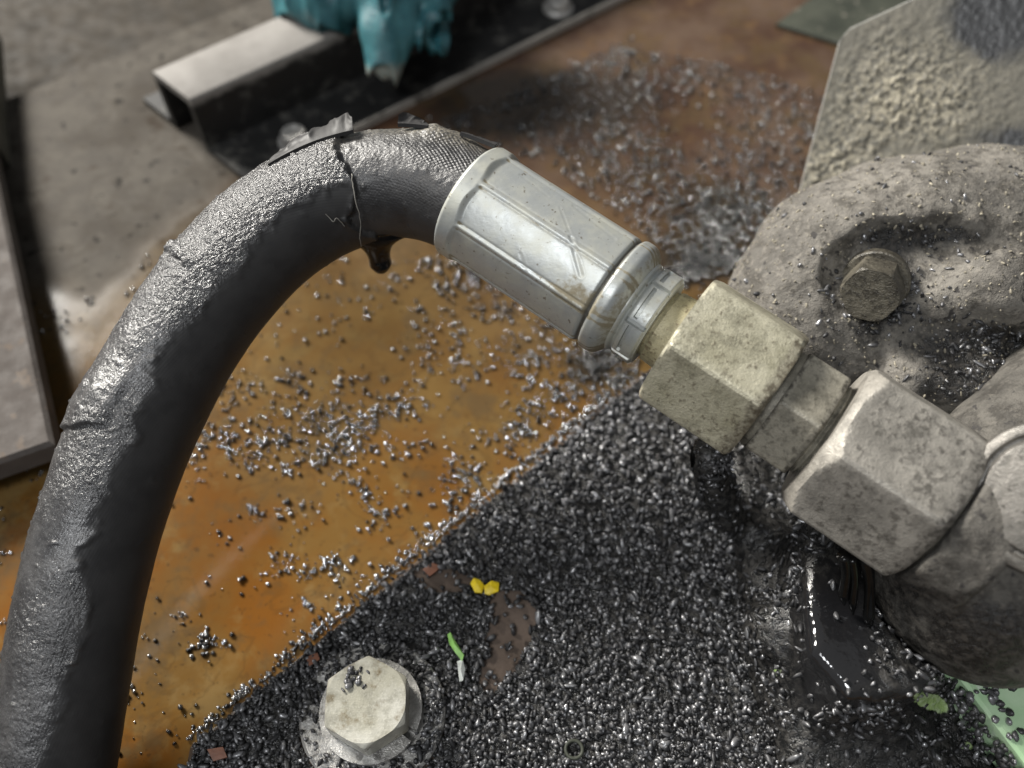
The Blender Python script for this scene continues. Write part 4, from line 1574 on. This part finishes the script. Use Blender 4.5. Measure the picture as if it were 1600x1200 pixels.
# --- on the tray
CL = [(530, 690, 45, 28, 130), (500, 640, 60, 30, 60), (385, 690, 50, 28, 70), (340, 690, 25, 22, 50), (435, 655, 30, 20, 30), (600, 640, 30, 16, 40),
      (555, 600, 36, 12, 26), (640, 622, 14, 16, 20), (690, 572, 30, 16, 26), (722, 552, 20, 10, 14), (760, 440, 75, 36, 120), (680, 425, 50, 20, 45),
      (850, 495, 60, 22, 80), (905, 535, 40, 18, 70), (935, 575, 34, 26, 220), (965, 545, 26, 16, 120), (870, 622, 30, 22, 110), (825, 668, 16, 16, 45), (740, 742, 22, 18, 40),
      (700, 740, 16, 12, 16), (600, 800, 32, 10, 36), (560, 770, 22, 14, 26), (527, 890, 24, 12, 42), (455, 878, 24, 8, 30), (462, 800, 16, 7, 14), (400, 800, 12, 6, 10),
      (318, 1010, 16, 18, 34), (300, 742, 8, 16, 10), (352, 840, 8, 10, 5), (482, 940, 9, 12, 8), (278, 962, 10, 6, 6), (205, 1090, 6, 10, 6), (265, 790, 6, 6, 4),
      (430, 598, 32, 14, 16), (352, 622, 26, 14, 26), (560, 660, 26, 10, 34), (650, 700, 30, 20, 14), (770, 700, 34, 24, 20), (660, 560, 30, 30, 14), (800, 560, 40, 30, 36),
      (720, 500, 60, 30, 50), (560, 480, 60, 40, 24), (835, 575, 20, 14, 40), (690, 770, 40, 14, 30), (400, 720, 30, 20, 24), (470, 720, 30, 16, 20),
      (110, 492, 16, 10, 6), (100, 516, 18, 5, 8), (150, 470, 20, 16, 6), (65, 746, 14, 4, 5), (6, 795, 5, 5, 3), (10, 862, 6, 4, 4), (4, 972, 3, 5, 3),
      (1100, 412, 34, 12, 260), (1068, 430, 20, 10, 120), (1130, 352, 36, 20, 150), (1080, 330, 40, 30, 80), (1180, 330, 26, 24, 60), (1130, 395, 26, 10, 120)]
pts = []
for (cx, cy, rx, ry, n) in CL:
    n = int(n * 1.9)
    m_ = max(2, n // 6)
    sub = np.stack([rng.normal(cx, rx * 0.8, m_), rng.normal(cy, ry * 0.8, m_)], -1)      # grains stick together in strings
    pick = rng.integers(0, m_, n)
    uv = sub[pick] + rng.normal(0, 1.0, (n, 2)) * np.where(rng.random((n, 1)) < 0.6, 6.0, 16.0) * [1, 0.8]
    pts.append(uv)
u = rng.uniform(180, 1000, 3200)
v = rng.uniform(400, 1200, 3200)
dn_ = np.clip(0.30 + 0.9 * fbm(np.stack([u, v, 0 * u], -1), 70, 3, 58) + 0.25 * smooth(800, 480, v), 0.04, 0.8)
ok = (v < 1166 - (u - 296) * 0.82 + 6) & (rng.random(3200) < dn_ * 0.55)
pts.append(np.stack([u[ok], v[ok]], -1))
# spilled over the mounting plate's edge
te = rng.random(900) ** 0.8
off = -np.abs(rng.normal(0, 9, 900)) * (0.4 + 1.2 * (0.5 + 0.5 * fbm(np.stack([te * 700, 0 * te, 0 * te], -1), 60, 3, 59)))
pts.append(np.stack([296 + te * 704 + off * 0.63, 1160 - te * 578 + off * 0.77], -1))
# back of the tray, thick with grains
poly_b = [(740, 215), (800, 150), (950, 75), (1080, 90), (1200, 120), (1290, 150), (1240, 330), (1150, 425), (1040, 395), (860, 260)]
u = rng.uniform(740, 1300, 12000)
v = rng.uniform(70, 430, 12000)
dens = 0.26 + 0.75 * fbm(np.stack([u, v, 0 * u], -1), 90, 3, 55) + 0.25 * smooth(1150, 850, u) + 0.15 * smooth(150, 300, v)
ok = in_poly(u, v, poly_b) & (rng.random(12000) < np.clip(dens + 0.1, 0.05, 0.95) * 0.85)
pts.append(np.stack([u[ok], v[ok]], -1))
# dark bank along the channel's flange
u = rng.uniform(640, 1000, 900)
v = 205 - (u - 640) * 0.42 + rng.normal(0, 10, 900) + 18
ok = rng.random(900) < 0.5
pts.append(np.stack([u[ok], v[ok]], -1))
uv = np.vstack(pts)
p = G(uv[:, 0], uv[:, 1], 0)
sz = 0.22 + 0.52 * rng.random(len(p)) ** 1.8
sz = sz * (1 + 0.12 * (p[:, 1] > 190))
p[:, 2] = sz * 0.55 + 0.5 * rng.random(len(p)) ** 4
inpl = in_poly(p[:, 0], p[:, 1], plate_poly[:, :2])
p, sz = p[~inpl], sz[~inpl]
u_, v_, _ = proj(p)
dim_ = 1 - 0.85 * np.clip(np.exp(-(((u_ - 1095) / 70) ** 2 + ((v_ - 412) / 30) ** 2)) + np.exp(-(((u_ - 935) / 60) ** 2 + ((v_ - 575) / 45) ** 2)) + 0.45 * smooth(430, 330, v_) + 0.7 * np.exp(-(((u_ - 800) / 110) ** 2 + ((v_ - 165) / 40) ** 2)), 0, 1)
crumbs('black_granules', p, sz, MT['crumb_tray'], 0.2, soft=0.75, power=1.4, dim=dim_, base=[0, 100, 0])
tag(bpy.data.objects['black_granules.001'], 'loose shiny black granules scattered over the oily tray', 'granules')

# --- on the bracket and round its foot
fc = bV[bF].mean(1)
fnrm = np.cross(bV[bF[:, 2]] - bV[bF[:, 0]], bV[bF[:, 3]] - bV[bF[:, 1]])
area_ = np.linalg.norm(fnrm, axis=1)
fnrm = fnrm / area_[:, None]
u, v, _ = proj(fc)
w = area_ * (fnrm[:, 2] > -0.1) * (1 - 0.985 * np.exp(-(((u - 1305) / 58) ** 6 + ((v - 1000) / 105) ** 6)))
w = w * (0.25 + 0.75 * smooth(-0.25, 0.25, fbm(fc, 11, 3, 500)))
w = w * (1 - 0.93 * np.exp(-(((u - 1458) / 38) ** 4 + ((v - 1100) / 22) ** 4)))
pick = rng.choice(len(fc), 3600, p=w / w.sum())
pB = fc[pick] + fnrm[pick] * 0.15 + rng.normal(0, 0.35, (3600, 3))
crumbs('black_granules', pB, 0.30 + 0.42 * rng.random(3600) ** 2, MT['crumb'], 1.3, base=[95, 60, 10])
tag(bpy.data.objects['black_granules.002'], 'fine oily black granules clinging to the black saddle bracket', 'granules')
# --- splashes on the green plate
n = 70
cs = [(1570, 1100, 10, 30), (1590, 1150, 12, 14), (1545, 1075, 10, 8), (1580, 1060, 14, 8), (1515, 1090, 14, 24), (1480, 1075, 10, 14), (1560, 1170, 10, 12)]
uv = np.vstack([np.stack([rng.normal(a, c, n // 7), rng.normal(b, d, n // 7)], -1) for a, b, c, d in cs])
p = G(uv[:, 0], uv[:, 1], ZG + 0.3)
okk = in_poly(p[:, 0], p[:, 1], gp[:, :2])
e_a, e_b = gp[1], gp[3]
ne = 220
te = rng.random(ne)
pe = e_a + te[:, None] * (e_b - e_a)
nout = np.cross(nrm(e_b - e_a), [0, 0, 1.0])
if nout @ (e_a - gp.mean(0)) < 0:
    nout = -nout
pe = pe + nout * rng.normal(1.0, 0.25, (ne, 1))
pe[:, 2] = ZG - 11 * rng.random(ne) ** 0.8
p, okk = np.vstack([p[okk], pe]), np.ones(okk.sum() + ne, bool)
crumbs('black_granules', p[okk], 0.4 + 0.5 * rng.random(okk.sum()), MT['crumb'], 0.6, base=[*gp.mean(0)[:2], ZG])
tag(bpy.data.objects['black_granules.003'], 'black oily granules splashed on the mint green plate', 'granules')
# --- dust grains and black bits on the casting and the fittings
cV = np.array([v_.co[:] for v_ in cast.data.vertices]) / S + np.array([100, 150, 0])
u, v, _ = proj(cV)
cn = np.array([v_.normal[:] for v_ in cast.data.vertices])
vis = (u > 1130) & (u < 1620) & (v > 190) & (v < 700) & (np.sum(cn * nrm(CAM - cV), 1) > 0.05)
ii = np.flatnonzero(vis)
pk_ = rng.choice(ii, 1500)
crumbs('dust_grains', cV[pk_] + cn[pk_] * 0.05, 0.12 + 0.22 * rng.random(1500) ** 3, MT['dustcrumb'], 1.2, base=[100, 150, 60])
tag(bpy.data.objects['dust_grains'], 'pale dust grains lying on the cast pump housing', 'dust')
wt = 0.02 + np.exp(-(((u[ii] - 1385) / 60) ** 2 + ((v[ii] - 470) / 35) ** 2)) + 0.7 * np.exp(-(((u[ii] - 1540) / 80) ** 2 + ((v[ii] - 550) / 40) ** 2)) + 0.25 * np.exp(-(((u[ii] - 1440) / 90) ** 2 + ((v[ii] - 370) / 20) ** 2))
pk_ = rng.choice(ii, 520, p=wt / wt.sum())
crumbs('black_granules', cV[pk_] + cn[pk_] * 0.1, 0.25 + 0.4 * rng.random(520) ** 2, MT['crumb'], 1.4, base=[100, 150, 60])
tag(bpy.data.objects['black_granules.004'], 'black granules caught in the recesses of the cast pump housing', 'granules')

# ================================================================== SMALL SCRAPS
def chip(name, outline_px, z, thick, mat, label, cat, bend=0.8, seed=0):
    pts = np.array([G(x, y, z) for x, y in outline_px])
    c = pts.mean(0)
    n = len(pts)
    zz = bend * np.array([float(vnoise(q_[None] * 1.0, 3.0, seed)[0]) for q_ in pts])
    top = pts + np.c_[np.zeros((n, 2)), zz + thick]
    ctr = c + [0, 0, thick + bend * 0.7]
    bot = pts + np.c_[np.zeros((n, 2)), zz]
    V = np.vstack([bot, top, ctr[None]])
    F = [(n + i, n + (i + 1) % n, 2 * n) for i in range(n)] + [(i, (i + 1) % n, n + (i + 1) % n, n + i) for i in range(n)] + [tuple(range(n))[::-1]]
    # winding check
    a = np.cross(V[F[0][1]] - V[F[0][0]], V[F[0][2]] - V[F[0][0]])
    if a[2] < 0:
        F = [f[::-1] for f in F]
    return tag(make(name, V, F, mat, base=c, sharp=30), label, cat)


chip('paint_chip', [(735, 912), (740, 904), (750, 907), (757, 915), (753, 926), (742, 925)], ZP + 2.4, 0.6, MT['yellow'], 'left half of the bright yellow paint chip on the black granules', 'paint chip', 1.0, 3)
chip('paint_chip', [(757, 917), (768, 909), (780, 911), (779, 924), (765, 930), (757, 928)], ZP + 2.2, 0.6, MT['yellow'], 'right half of the bright yellow paint chip on the black granules', 'paint chip', 1.0, 4)
chip('paint_chip', [(699, 992), (704, 989), (713, 1005), (725, 1024), (722, 1033), (711, 1020), (702, 1006)], ZP + 2.6, 0.5, MT['lime'], 'thin lime green paint sliver on the granules below the yellow chip', 'paint chip', 1.2, 5)
chip('plastic_sliver', [(714, 1033), (723, 1030), (727, 1046), (724, 1064), (718, 1066), (716, 1048)], ZP + 2.4, 0.5, MT['white'], 'short whitish sliver touching the lime green paint sliver', 'scrap', 0.8, 6)
k = G(897, 1171, ZP + 2.2)
tt = np.linspace(0, 2 * np.pi, 25)[:-1]
V, F = [], []
for a in tt:
    for b in np.linspace(0, 2 * np.pi, 7)[:-1]:
        V.append(k + np.array([(2.0 + 0.45 * math.cos(b)) * math.cos(a), (2.0 + 0.45 * math.cos(b)) * math.sin(a), 0.45 * math.sin(b)]))
tag(make('rubber_ring', np.array(V), grid_faces(24, 6, True, True), MT['dgreen'], base=k, sharp=180), 'tiny dull green ring lying on the granules at the bottom', 'ring')
FL = [((655, 1040), (672, 1048), (668, 1062), (652, 1055)), ((664, 1078), (676, 1090), (684, 1104), (672, 1100)), ((610, 1024), (626, 1030), (622, 1042), (606, 1036)),
      ((478, 1028), (496, 1020), (500, 1030), (484, 1042)), ((325, 1172), (350, 1168), (356, 1184), (334, 1190)), ((660, 890), (676, 880), (690, 886), (672, 902))]
lb = ['rust flake just right of the pale bolt', 'lower rust flake right of the pale bolt', 'rust flake above the pale bolt head', 'reddish flake at the plate edge left of the bolt', 'reddish flake on the plate corner at the bottom left', 'pale rust flake on the plate left of the yellow chip']
for k, o in enumerate(FL):
    chip('rust_flake', o, ZP + 1.4, 0.5, MT['rustflake'], lb[k], 'rust flake', 0.6, 20 + k)
print('objects', len(bpy.data.objects), 'tris', sum(len(o.data.loop_triangles) or len(o.data.polygons) * 2 for o in bpy.data.objects if o.type == 'MESH'))
